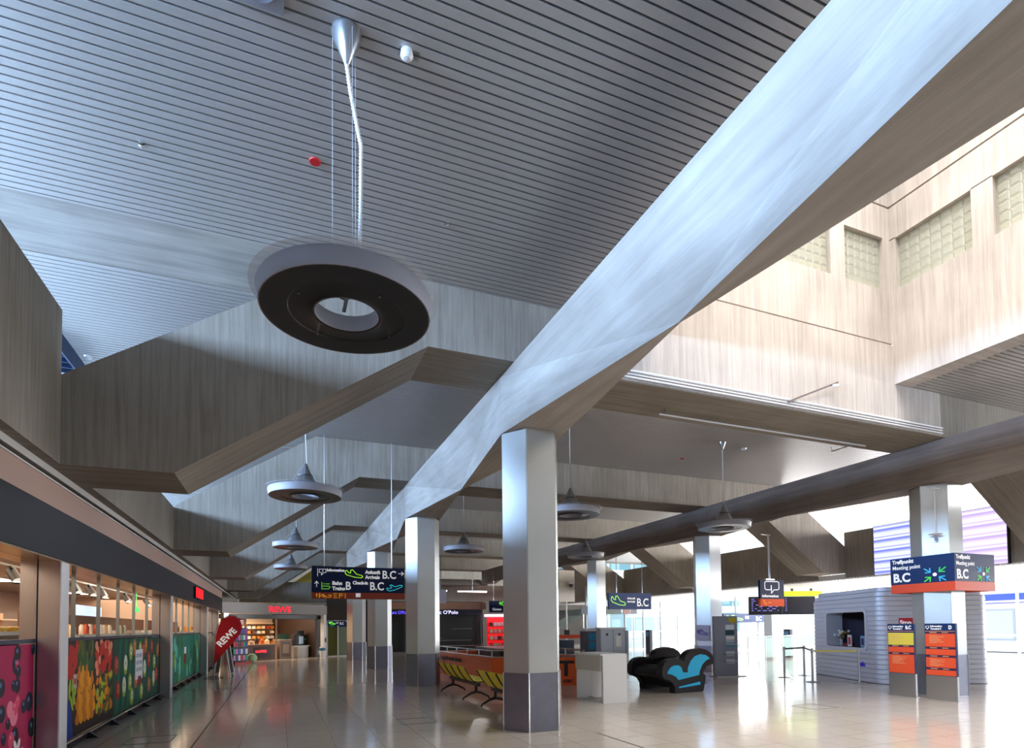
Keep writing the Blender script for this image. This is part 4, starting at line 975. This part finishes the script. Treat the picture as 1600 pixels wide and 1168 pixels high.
goods('package', 'pale package on the deli shelf above the apple poster', 'packages above the apple poster', (-3.8, -3.3), (16.5, 21.3), 1.50, 40, ['f0e8e0', 'e8dcc8', 'f4f4f0', 'd8c0a8'], .13, .12)
goods('package', 'coloured package on the long shelf beyond the second pillar', 'packages beyond the second pillar', (-3.8, -3.3), (22.0, 27.8), 1.50, 30, cols_, .14, .24)
for x, y, w, lab in ((-6.5, 15.5, 3.6, 'tall shop shelf deep inside, left of the nearest pillar'), (-6.6, 21.0, 3.6, 'tall shop shelf deep inside behind the fruit market poster'), (-7.2, 25.2, 2.6, 'tall shop shelf deep inside beyond the second pillar')):
    t = thing('shop_rack', lab, 'shelf', (x, y, 0)); G().box(-.3, -.25, 0, w, 0, 2.1).build('back', cm('b88a68'), t)
    for z in (.1, .55, 1.0, 1.45, 1.9): G().box(-.25, .25, 0, w, z, z+.03).build('board', cm('e0c8b0'), t)
t = thing('shop_counter_screen', 'pale blue lit panel wall inside the shop', 'panel', (-5.9, 21.6, 1.95)); G().box(-.05, 0, 0, 3.0, 0, .5).build('panel', cm('9ab8e8', .4, 0, .6), t); G().box(-.08, .02, 0, 3.0, -1.95, 0).build('counter_front', cm('a87860'), t)

# ------------------------------------------------------------------ supermarket entrance at the end of the aisle
OX, OY = -2.4, 30.0; A = math.atan2(.654, .756)
TM = Matrix.Translation((OX, OY, 0)) @ Matrix.Rotation(A, 4, 'Z')
def q(x, y, z=0): return tuple(TM @ Vector((x, y, z)))
t = thing('entrance_fascia', 'brushed steel fascia over the supermarket entrance with red letters', 'fascia', (OX, OY, 0), A)
fs_ = mat('dull_brushed_fascia', (.20, .19, .185), .5, .5)
G().box(-.1, 6.5, 0, .3, 2.40, 2.90).build('band', fs_, t, bevel=.005)
text('red_letters', 'REWE', .30, cm('ff0a28', .5, 0, 1.1), t, (2.5, -.02, 2.50), FRONT, 1.3, .0, 'LEFT', .01)
G().box(2.7, 3.9, -.02, 0, 2.42, 2.455).build('small_strip', cm('c8a8a8'), t)
G().box(0, .25, 0, .25, 0, 2.40).build('end_post', alu, t); G().box(6.25, 6.45, 0, .25, 0, 2.40).build('end_post', white, t)
G().box(.2, 6.3, .3, .7, 2.15, 2.38).build('dark_header', black, t)
G().tube([(6.36, -.03, .85), (6.36, -.03, 1.1)], .03, 8).build('door_handle', black, t)
struct('wall_right', G().box(2.55, 3.9, 35.0, 35.2, 2.1, 3.4), cm('3a3430'))
g = G(); pts_ = [q(0, 4.2), q(7.6, 4.2)]
cream = mat('cream_shop_wall', (.66, .52, .38), .8)
w_ = G().add([q(.0, 4.2, 0), q(7.4, 4.2, 0), q(7.4, 4.2, 2.9), q(0, 4.2, 2.9), q(.0, 4.4, 0), q(7.4, 4.4, 0), q(7.4, 4.4, 2.9), q(0, 4.4, 2.9)], [(0,1,2,3),(4,5,6,7),(0,1,5,4),(1,2,6,5),(2,3,7,6),(3,0,4,7)])
struct('wall_back', w_, cream)
struct('wall_left', G().add([q(-.1, .3, 0), q(-.1, 4.3, 0), q(-.1, 4.3, 2.9), q(-.1, .3, 2.9), q(-.25, .3, 0), q(-.25, 4.3, 0), q(-.25, 4.3, 2.9), q(-.25, .3, 2.9)], [(0,1,2,3),(4,5,6,7),(0,1,5,4),(1,2,6,5),(2,3,7,6),(3,0,4,7)]), cream)
struct('wall_right', G().add([q(6.3, .7, 0), q(6.3, 4.3, 0), q(6.3, 4.3, 2.9), q(6.3, .7, 2.9), q(6.45, .7, 0), q(6.45, 4.3, 0), q(6.45, 4.3, 2.9), q(6.45, .7, 2.9)], [(0,1,2,3),(4,5,6,7),(0,1,5,4),(1,2,6,5),(2,3,7,6),(3,0,4,7)]), cm('3a2820'))
struct('ceiling', G().add([q(-.2, .3, 2.9), q(6.6, .3, 2.9), q(6.6, 4.4, 2.9), q(-.2, 4.4, 2.9), q(-.2, .3, 2.95), q(6.6, .3, 2.95), q(6.6, 4.4, 2.95), q(-.2, 4.4, 2.95)], [(0,1,2,3),(4,5,6,7),(0,1,5,4),(1,2,6,5),(2,3,7,6),(3,0,4,7)]), cream)
area('entrance_lamp', q(3.3, 2.6, 2.8), (0, 0, -1), 4.5, 1.6, (1, .80, .58), 150)
for k, lx in enumerate((1.2, 2.6, 4.0, 5.4)):
    tag(G().lathe([(.001, -.03), (.05, -.03), (.06, 0)], n=14).build('downlight', cm('fff0d8', .5, 0, 8), loc=q(lx, 3.4, 2.9)), ('leftmost', 'second', 'third', 'rightmost')[k]+' round downlight in the entrance of the supermarket', 'downlight')
t = thing('coffee_counter', 'brown coffee counter with glowing red sign in the supermarket entrance', 'counter', q(2.25, 1.3), A)
G().box(0, 1.85, 0, .6, 0, .80).build('front', cm('5a4038'), t, bevel=.005); G().box(-.03, 1.88, -.03, .62, .80, .84).build('top', cm('b89878'), t)
G().box(.38, 1.5, -.012, 0, .14, .68).build('dark_panel', cm('2c1416'), t); text('red_letters', 'KAFFEE', .13, cm('ff3040', .5, 0, 1.3), t, (.52, -.02, .40), FRONT, 1.2, .003)
for k, (x, h, c) in enumerate(((.2, .28, '20242c'), (.55, .2, 'c8b0a0'), (.85, .35, '503030'), (1.2, .3, 'e07020'), (1.5, .26, 'f0d0a0'))):
    tag(G().lathe([(.001, 0), (.10, 0), (.11, h*.6), (.05, h), (.001, h)], n=14).build('canister', cm(c), loc=q(2.25+x, 1.6, .84)), ('black canister at the left end', 'pale canister second from left', 'tall brown canister in the middle', 'orange canister right of the middle', 'cream canister at the right end')[k]+' of the coffee counter', 'canister')
t = thing('bakery_rack', 'lit wall rack with rows of goods behind the coffee counter', 'rack', q(3.2, 3.7), A)
G().box(0, 3.0, .3, .35, .6, 2.0).build('back', cm('f0c8a0'), t)
for z in (.75, 1.05, 1.35, 1.62, 1.9): G().box(0, 3.0, 0, .3, z, z+.03).build('board', cm('5a4030'), t)
random.seed(31)
for r, z in enumerate((.78, 1.08, 1.38, 1.65)):
    for k in range(9):
        c = random.choice(['f0e0d0', 'e08030', 'c04028', 'f8d8a8', '6a4a3a', 'e8e8e8', 'f0b060']); key = ('pastry', c)
        if key not in pack0: pack0[key] = G().box(-.1, .1, -.08, .08, 0, .16).build('package', cm(c)); o = pack0[key]
        else: o = pack0[key].copy(); C.objects.link(o)
        o.location = q(3.4+k*.32, 3.85, z); o.rotation_euler = (0, 0, A); o['label'] = 'small package on the rack behind the coffee counter'; o['category'] = 'package'; o['group'] = 'packages on the rack behind the coffee counter'
t = thing('menu_cabinet', 'brown cabinet with a printed list right of the coffee counter', 'cabinet', q(4.25, 1.2), A)
G().box(0, .82, 0, .5, 0, 1.02).build('body', cm('8a7060'), t, bevel=.004); G().box(.12, .7, -.01, 0, .12, .88).build('door', cm('6a5648'), t); G().box(.2, .62, -.014, -.01, .3, .8).build('list', cm('a08c78'), t); G().box(-.02, .84, -.02, .52, 1.02, 1.05).build('top', cm('d8c8b8'), t)
tag(G().box(-.3, .3, -.15, .15, 0, .3).build('food_tray', cm('23463a'), loc=q(4.66, 1.45, 1.05)), 'dark green tray box on the brown cabinet', 'tray')
t = thing('white_counter', 'white curved-front counter under the coffee machine', 'counter', q(5.24, 1.1), A)
G().box(.15, .95, 0, .6, .0, .62).build('body', white, t, bevel=.03); G().box(-.1, 1.02, -.05, .65, .62, .68).build('top', white, t, bevel=.01)
for x in (.4, .6, .8): G().box(x, x+.01, -.005, 0, .05, .58).build('groove', cm('8a8c90'), t)
t = thing('coffee_machine', 'black coffee machine on the white counter', 'coffee machine', q(5.35, 1.3, .68), A)
G().box(0, .86, 0, .35, .0, .62).build('body', black, t, bevel=.02); G().box(.3, .62, -.02, 0, .1, .52).build('display', cm('8090a0', .3, 0, .3), t); G().box(.2, .7, .02, .3, .62, .84).build('bean_hopper', cm('15181c'), t); G().box(.7, .8, -.03, 0, .3, .4).build('button_panel', cm('20a060'), t)
t = thing('litter_bin', 'small white bin with blue rim beside the entrance post', 'bin', q(6.0, -.15))
G().lathe([(.001, 0), (.13, 0), (.17, .42), (.001, .42)], n=20).build('body', white, t, smooth=True); G().lathe([(.175, .40), (.18, .54), (.001, .54)], n=20).build('blue_rim', cm('3a7a98'), t, smooth=True); G().lathe([(.15, .54), (.15, .60), (.001, .62)], n=20).build('lid', white, t, smooth=True)
for lx, lab in ((1.62, 'left pale standard dividing the supermarket entrance'), (3.5, 'right pale standard dividing the supermarket entrance')):
    tag(G().box(-.05, .05, -.05, .05, 0, 2.15).build('entrance_standard', cm('d8b898'), loc=q(lx, .6)), lab, 'standard')
t = thing('inner_sign', 'red hanging sign with white letters just inside the entrance', 'sign', q(.9, .9, 1.82), A)
G().box(0, .9, 0, .05, 0, .34).build('panel', cm('d01828'), t); text('white_letters', 'REWE', .22, white_l, t, (.06, -.01, .06), FRONT, 1.0, .01); G().tube([(.2, .02, .34), (.2, .02, 1.08)], .01, 6).build('hanger', steel, t)
# magazine stand behind the flag
random.seed(41)
t = thing('magazine_stand', 'tall stand of colourful magazines beside the red flag', 'stand', q(.1, -.6), A)
G().box(0, .8, .2, .25, .1, 1.7).build('frame', cm('181828'), t); G().box(-.02, .85, -.1, .35, 0, .1).build('red_base', cm('a01020'), t)
for z in (.15, .45, .78, 1.1, 1.4): G().box(0, .8, 0, .2, z, z+.02).build('shelf', cm('303048'), t)
for r, z in enumerate((.17, .47, .80, 1.12, 1.42)):
    for k in range(6):
        c = random.choice(['4050c0', '8040a0', 'c03040', 'e0e0f0', '20a080', '303060', 'd080c0', 'f0f0f0']); key = ('mag', c)
        if key not in pack0: pack0[key] = G().box(-.055, .055, -.01, .01, 0, .24).build('magazine', cm(c)); o = pack0[key]
        else: o = pack0[key].copy(); C.objects.link(o)
        o.location = q(.17+k*.13, -.52, z); o.rotation_euler = (0, 0, A); o['label'] = 'magazine in the stand beside the red flag'; o['category'] = 'magazine'; o['group'] = 'magazines in the stand'
tag(G().ball((0, 0, .23), .24, 1, 1, .9, 16, 10).build('pastel_ball', cm('a8d0a0'), loc=q(1.3, -.3)), 'round pale green display drum beside the magazine stand', 'drum')
# beach flag
t = thing('beach_flag', 'red teardrop flag with white letters on a thin pole', 'flag', (-2.02, 21.6, 0), .12)
FL = [(0, .42), (.02, .9), (.05, 1.35), (.14, 1.75), (.28, 1.98), (.48, 2.08), (.68, 2.06), (.82, 1.95), (.90, 1.78), (.90, 1.6), (.82, 1.42), (.62, 1.16), (.36, .88), (.14, .62)]
FL = [(x*.93, z) for x, z in FL]
G().prism(FL, 0, .012, 'y').build('flag_cloth', cm('b4101e', .8), t)
G().tube([(-.01, .006, .0), (-.01, .006, .6), (.0, .006, 1.3), (.10, .006, 1.75), (.26, .006, 2.0), (.46, .006, 2.1), (.66, .006, 2.07), (.80, .006, 1.96)], .012, 6).build('pole', black, t)
text('white_letters', 'REWE', .21, white_l, t, (.20, -.006, 1.02), (PI/2, -.82, 0), .95, .010)
g = G()
for a in (.3, 1.87, 3.44, 5.0): g.tube([(0, 0, .05), (.3*math.cos(a), .3*math.sin(a), .01)], .012, 6)
g.each('cross_foot', black, t)
# folding board
t = thing('folding_board', 'dark A-shaped folding board with pale frame beside the flag', 'board', (-1.72, 21.9, 0), 1.45)
for sg in (0, 1):
    b0, b1 = (-.18, -.02) if sg == 0 else (.34, .18)
    def bp(x, z, o=0): k_ = z/1.15; return (x, b0+(b1-b0)*k_+o, z)
    g = G()
    for xa in (0, .62): g.tube([bp(xa, 0), bp(xa, 1.15)], .026, 6)
    g.tube([bp(0, 1.13), bp(.62, 1.13)], .018, 6); g.tube([bp(0, .1), bp(.62, .1)], .012, 6)
    f = g.build('frame', whitem, t); G().add([bp(.02, .12), bp(.60, .12), bp(.60, 1.11), bp(.02, 1.11), bp(.02, .12, .01), bp(.60, .12, .01), bp(.60, 1.11, .01), bp(.02, 1.11, .01)], [(0,1,2,3),(4,5,6,7),(0,1,5,4),(1,2,6,5),(2,3,7,6),(3,0,4,7)]).build('panel', cm('15120f'), f)
# glass doors right of the entrance
t = thing('sliding_doors', 'pale-framed glass doors with blue strips right of the supermarket entrance', 'door', (2.55, 35.0, 0))
for k in range(2):
    d = G().box(.03+k*.62, .62+k*.62, .02, .03, .05, 1.98).build('glass_panel', cm('5a5a34' if k == 0 else '7a8a78', .1), t)
    G().box(.03+k*.62, .62+k*.62, .0, .02, 1.72, 1.98).build('navy_strip', navy2, d)
for x in (0, .60, 1.22): G().box(x, x+.06, -.02, .05, 0, 2.05).build('frame_post', white, t)
G().box(0, 1.28, -.02, .05, 2.0, 2.08).build('frame_head', white, t); G().box(0, 1.28, -.02, .05, 0, .05).build('threshold', white, t)
strokes('plane_symbol', [PLANE_IN], .02, cm('30c050', .5, 0, .4), t, (.08, 0, 1.76), .3, .16); text('lettering', 'B', .16, white_l, t, (1.12, -.001, 1.76), FRONT, 1, .004)

# ------------------------------------------------------------------ far end: clothes shop and red shop
t = thing('clothes_shop', 'dark clothes shop front with glowing blue-white name at the far end', 'shop front', (6.2, 36.0, 0))
G().box(0, 6.4, .4, .6, 0, 3.3).build('wall', cm('0c0c0e'), t); G().box(-.1, 6.5, 0, .4, 2.78, 3.25).build('metal_fascia', cm('8a6a58', .35, .7), t); G().box(0, 6.2, .02, .4, 2.42, 2.76).build('sign_band', cm('0a0a2a'), t)
text('lit_letters', "Marc O'Polo", .23, cm('c8c8ff', .5, 0, 1.2), t, (2.75, .01, 2.49), FRONT, 1.12, .0)
text('lit_letters', "Marc O'Polo", .20, cm('6050ff', .5, 0, 1.2), t, (.1, .01, 2.49), FRONT, .9, .0)
G().box(0, 6.2, .02, .06, .0, .12).build('threshold', cm('70706c', .3, .6), t)
for x in (.0, 1.1, 3.0, 6.1): G().box(x, x+.1, 0, .08, .1, 2.42).build('post', cm('3c4442', .3, .6), t)
G().box(.1, 6.1, .05, .06, .12, 2.4).build('glass', glassm, t)
for x, z, w in ((1.6, .9, 2.0), (3.4, .75, 2.2), (4.2, 1.5, 1.4)): G().box(x, x+w, .3, .4, z, z+.05).build('rail', cm('6a645c', .3, .5), t)
t = thing('red_shop', 'bright red lit shop display beside the dark clothes shop', 'shop front', (12.75, 35.6, 0))
G().box(0, 2.0, .3, .4, 0, 2.3).build('red_wall', cm('c01018', .5, 0, .7), t); G().box(-.2, 2.2, .0, .3, 2.3, 2.45).build('lit_strip', cm('f0c0e0', .5, 0, 2.5), t)
random.seed(51)
for r in range(4):
    G().box(0, 2.0, 0, .3, .3+r*.45, .33+r*.45).build('board', cm('603030'), t)
for r in range(4):
    for k in range(6):
        c = random.choice(['f0e0e0', 'e02030', 'f0a0a8', '402020', 'd8c090']); key = ('gift', c)
        if key not in pack0: pack0[key] = G().box(-.1, .1, -.08, .08, 0, .24).build('gift_box', cm(c)); o = pack0[key]
        else: o = pack0[key].copy(); C.objects.link(o)
        o.location = (12.95+k*.3, 35.75, .33+r*.45); o['label'] = 'small box on the shelves of the red shop'; o['category'] = 'box'; o['group'] = 'boxes in the red shop'
t = thing('hanging_sign', 'small dark hanging sign with green and white marks above the red shop', 'direction sign', (12.55, 34.9, 2.55)); G().box(0, 1.6, 0, .08, 0, .75).build('sign_face', darkblue, t)
strokes('plane_symbol', [PLANE_IN], .03, cm('70e030', .5, 0, .6), t, (.7, 0, .42), .6, .28); text('lettering', 'Gates', .16, white_l, t, (.2, -.001, .14), FRONT, 1.2, .004); 
for x in (.3, 1.3): G().tube([(x, .04, .75), (x, .04, 2.5)], .012, 6).build('hanger_rod', steel, t)
for i, (x, y, w) in enumerate(((7.3, 30.8, 1.3), (9.3, 31.0, 1.7), (13.9, 34, 1.1), (15.4, 36, 1.1))):
    t = thing('tube_light', ('leftmost tube light above the clothes shop', 'long tube light above the clothes shop', 'tube light right of the nearest column, far back', 'farthest tube light right of the nearest column')[i], 'tube light', (x, y, 3.6 if i < 2 else 3.9))
    G().box(0, w, 0, .1, 0, .06).build('tube', cm('fff0e8', .5, 0, 6), t); G().tube([(w/2, .05, .06), (w/2, .05, 2.0 if i < 2 else 2.66)], .01, 6).build('hanger', steel, t)
tag(G().box(6.6, 8.3, 29.9, 30.0, 2.9, 3.65).box(6.8, 6.83, 29.94, 29.97, 3.65, 6.55).box(8.0, 8.03, 29.94, 29.97, 3.65, 6.55).build('grey_panel', cm('8a8088')), 'plain grey panel hanging above the clothes shop', 'panel')
t = thing('stair_flight', 'grey-green underside of a stair flight far behind the rental desks', 'stairs', (13.5, 33, 0))
G().prism([(0, 0), (.5, 0), (4.8, 2.3), (4.8, 2.7), (4.3, 2.7)], 0, 2.2, 'y').build('flight', cm('5c6a64'), t); G().lathe([(1.0, 2.55), (1.3, 2.55), (1.3, 3.05), (1.0, 3.05), (1.0, 2.55)], (1.2, .2, 0), 28).build('pink_ring_band', cm('b07880'), t); G().tube([(1.2+1.15, .2, 0), (1.2+1.15, .2, 2.6)], .06, 8).build('support', cm('5c6a64'), t)
# dark shop block between the clothes shop and the hall side
struct('wall_back', G().box(4.2, 6.1, 37.5, 37.7, 0, 3.4), cm('1a1715'))
struct('trim_3', G().box(-2.3, 16, 39, 39.3, 3.3, 4.6), conc_v)
# slanting beam above the supermarket, the yellow light on it put into its colour
ylw = mat('yellow_light_colour', (.62, .50, .10), .6)
t = thing('yellow_lit_beam', 'yellow-lit slanting beam above the supermarket entrance', 'beam', (-1.2, 39.6, 3.1)); G().prism([(0, 0), (.9, 0), (4.6, 2.5), (4.6, 3.1), (4.2, 3.1)], 0, .8, 'y').build('beam_face', ylw, t); G().box(.3, .5, .2, .6, -3.1, 0).build('support', ylw, t)

# ------------------------------------------------------------------ right side: glass partitions, outside
def screenwall(lab, p0, p1, h, n, trans, kind='glazed_partition'):
    dx, dy = p1[0]-p0[0], p1[1]-p0[1]; L = math.hypot(dx, dy); t = thing(kind, lab, 'glass wall', (*p0, 0), math.atan2(dy, dx))
    G().box(0, L, -.006, .006, .05, h).build('glass', mat('tinted_glass', (.75, .95, 1), .03, 0, .5, alpha=.16), t)
    for k in range(n+1): G().box(L*k/n-.035, L*k/n+.035, -.06, .06, 0, h).build('mullion', cm('b4bcc2'), t)
    for z in trans: G().box(0, L, -.05, .05, z-.04, z+.04).build('transom', whitem, t)
    return t
screenwall('tall white-framed glass wall behind the sofa and the arrivals sign', (18.0, 32.0), (27.4, 33.2), 5.2, 6, (.05, 1.2, 2.7, 5.2))
screenwall('white-framed glass wall beyond the barrier posts', (24.0, 25.5), (27.4, 24.0), 3.2, 3, (.05, 1.1, 2.3, 3.2))
tag(G().box(22.6, 23.1, 21.6, 22.1, 0, 3.3).build('white_pillar', white), 'plain white pillar beyond the barrier posts', 'pillar')
t = thing('glass_railing', 'low glass railing beyond the barrier posts', 'railing', (19.0, 19.5, 0), .25); G().box(0, 4.2, -.006, .006, .1, 1.0).build('glass', mat('green_glass', (.7, 1, .95), .03, 0, .5, alpha=.25), t)
for x in (0, 1.4, 2.8, 4.2): G().tube([(x, 0, 0), (x, 0, 1.05)], .02, 8).build('post', steel, t)
G().tube([(0, 0, 1.05), (4.2, 0, 1.05)], .02, 8).build('handrail', steel, t)
t = thing('poster_strip', 'row of dark posters and screens on the far glass wall', 'posters', (17.2, 31.2, 2.0), .12)
for k, (x, w, c) in enumerate(((0, .9, '2c3444'), (.95, .9, '24303c'), (1.95, 1.2, '1e3a2c'), (3.3, .6, '6a4038'), (3.95, .5, '2c3444'))): G().box(x, x+w, 0, .04, .35, .85).build('poster_panel', cm(c), t)
for x in (.2, 4.2): G().tube([(x, .06, -2.0), (x, .06, .85)], .03, 8).build('support', steel, t)
for i, (x, y) in enumerate(((16.6, 27.0), (17.6, 27.0), (19.3, 27.2), (23.0, 21.0))):
    t = thing('ticket_gate', ('dark gate column left of the pair behind the sofa', 'dark gate column right of the pair behind the sofa', 'slim gate column beside the sofa column', 'dark blue gate column right of the brochure stand')[i], 'gate', (x, y, 0))
    G().box(-.1, .1, -.2, .2, 0, 1.35).build('housing', cm('2a3444'), t, bevel=.02); G().box(-.11, -.10, -.12, .12, 1.0, 1.25).build('panel', cm('5a88a8'), t)
# security camera by the far column
t = thing('security_camera', 'white dome camera on the wall right of the far column', 'camera', (15.2, 29.0, 3.9)); G().box(-.5, .5, .2, .4, -.9, .9).build('bracket_wall', cm('c8c0b4'), t); G().lathe([(.001, -.2), (.1, -.15), (.13, 0), (.001, .02)], (.2, .05, .1), 14).build('dome', cm('303034'), t); G().box(.05, .35, 0, .2, .1, .2).build('mount', white, t)
G().tube([(0, .3, -.9), (0, .3, -3.9)], .05, 8).build('support', cm('c8c0b4'), t)
# outside: building with blue lettering and a round planter
t = thing('outside_kiosk_building', 'pale building outside with blue signboard', 'building', (36, 8, 0), 0)
G().box(0, 3, 0, 16, 0, 4).build('wall', cm('fafafc'), t); G().box(-.1, 0, 2, 14, 2.6, 3.1).build('blue_signboard', cm('3858c8'), t)
for k in range(6): w2 = G().box(-.05, 0, 1+k*2.3, 2.8+k*2.3, .6, 2.3).build('window', cm('a8b4c4'), t); G().box(-.06, -.05, 1.1+k*2.3, 2.7+k*2.3, .7, 2.2).build('pane', cm('c8d4e0', .1), w2)
t = thing('round_planter', 'round white planter ring outside the glass', 'planter', (31.5, 11.5, -.05)); G().lathe([(1.6, 0), (1.6, .5), (1.4, .5), (1.4, .1), (.001, .1)], n=36).build('ring', white, t); G().lathe([(1.9, 0), (1.9, .06), (1.6, .06)], n=36).build('kerb', cm('d0d4d8'), t)
# pale glazed block across the forecourt, seen through the glass walls
t = thing('forecourt_building', 'pale glazed building across the forecourt, seen through the far glass walls', 'building', (20, 62, 0))
G().box(0, 40, 0, 8, 0, 11).build('wall', cm('eef2f4'), t)
for r in range(3):
    for k in range(11): w2 = G().box(.8+k*3.5, 3.9+k*3.5, -.06, 0, .7+r*3.5, 3.3+r*3.5).build('window', cm('7fb0bc', .2), t); G().box(1.0+k*3.5, 2.2+k*3.5, -.08, -.06, .9+r*3.5, 2.4+r*3.5).build('pane', cm('a8d0d8', .15), w2)
t = thing('louvre_box', 'dark blue louvred grille box under the slats, above the left gallery edge', 'grille', (-3.37, 11.7, 6.22))
for k in range(5): G().add([(-1.2, -.3+k*.24, .0), (0, -.3+k*.24, .0), (0, -.12+k*.24, .24), (-1.2, -.12+k*.24, .24), (-1.2, -.28+k*.24, .0), (0, -.28+k*.24, .0), (0, -.10+k*.24, .24), (-1.2, -.10+k*.24, .24)], [(0,1,2,3),(4,5,6,7),(0,1,5,4),(1,2,6,5),(2,3,7,6),(3,0,4,7)]).build('louvre', cm('16345c'), t)
G().box(0, .03, -.35, 1.1, 0, .3).build('end_plate', cm('16345c'), t)
tag(G().lathe([(.001, -.05), (.05, -.04), (.07, 0)], n=16).build('smoke_detector', white, smooth=True, loc=(-3.2, 12.3, 6.548)), 'round white detector by the blue grille at far left', 'detector')
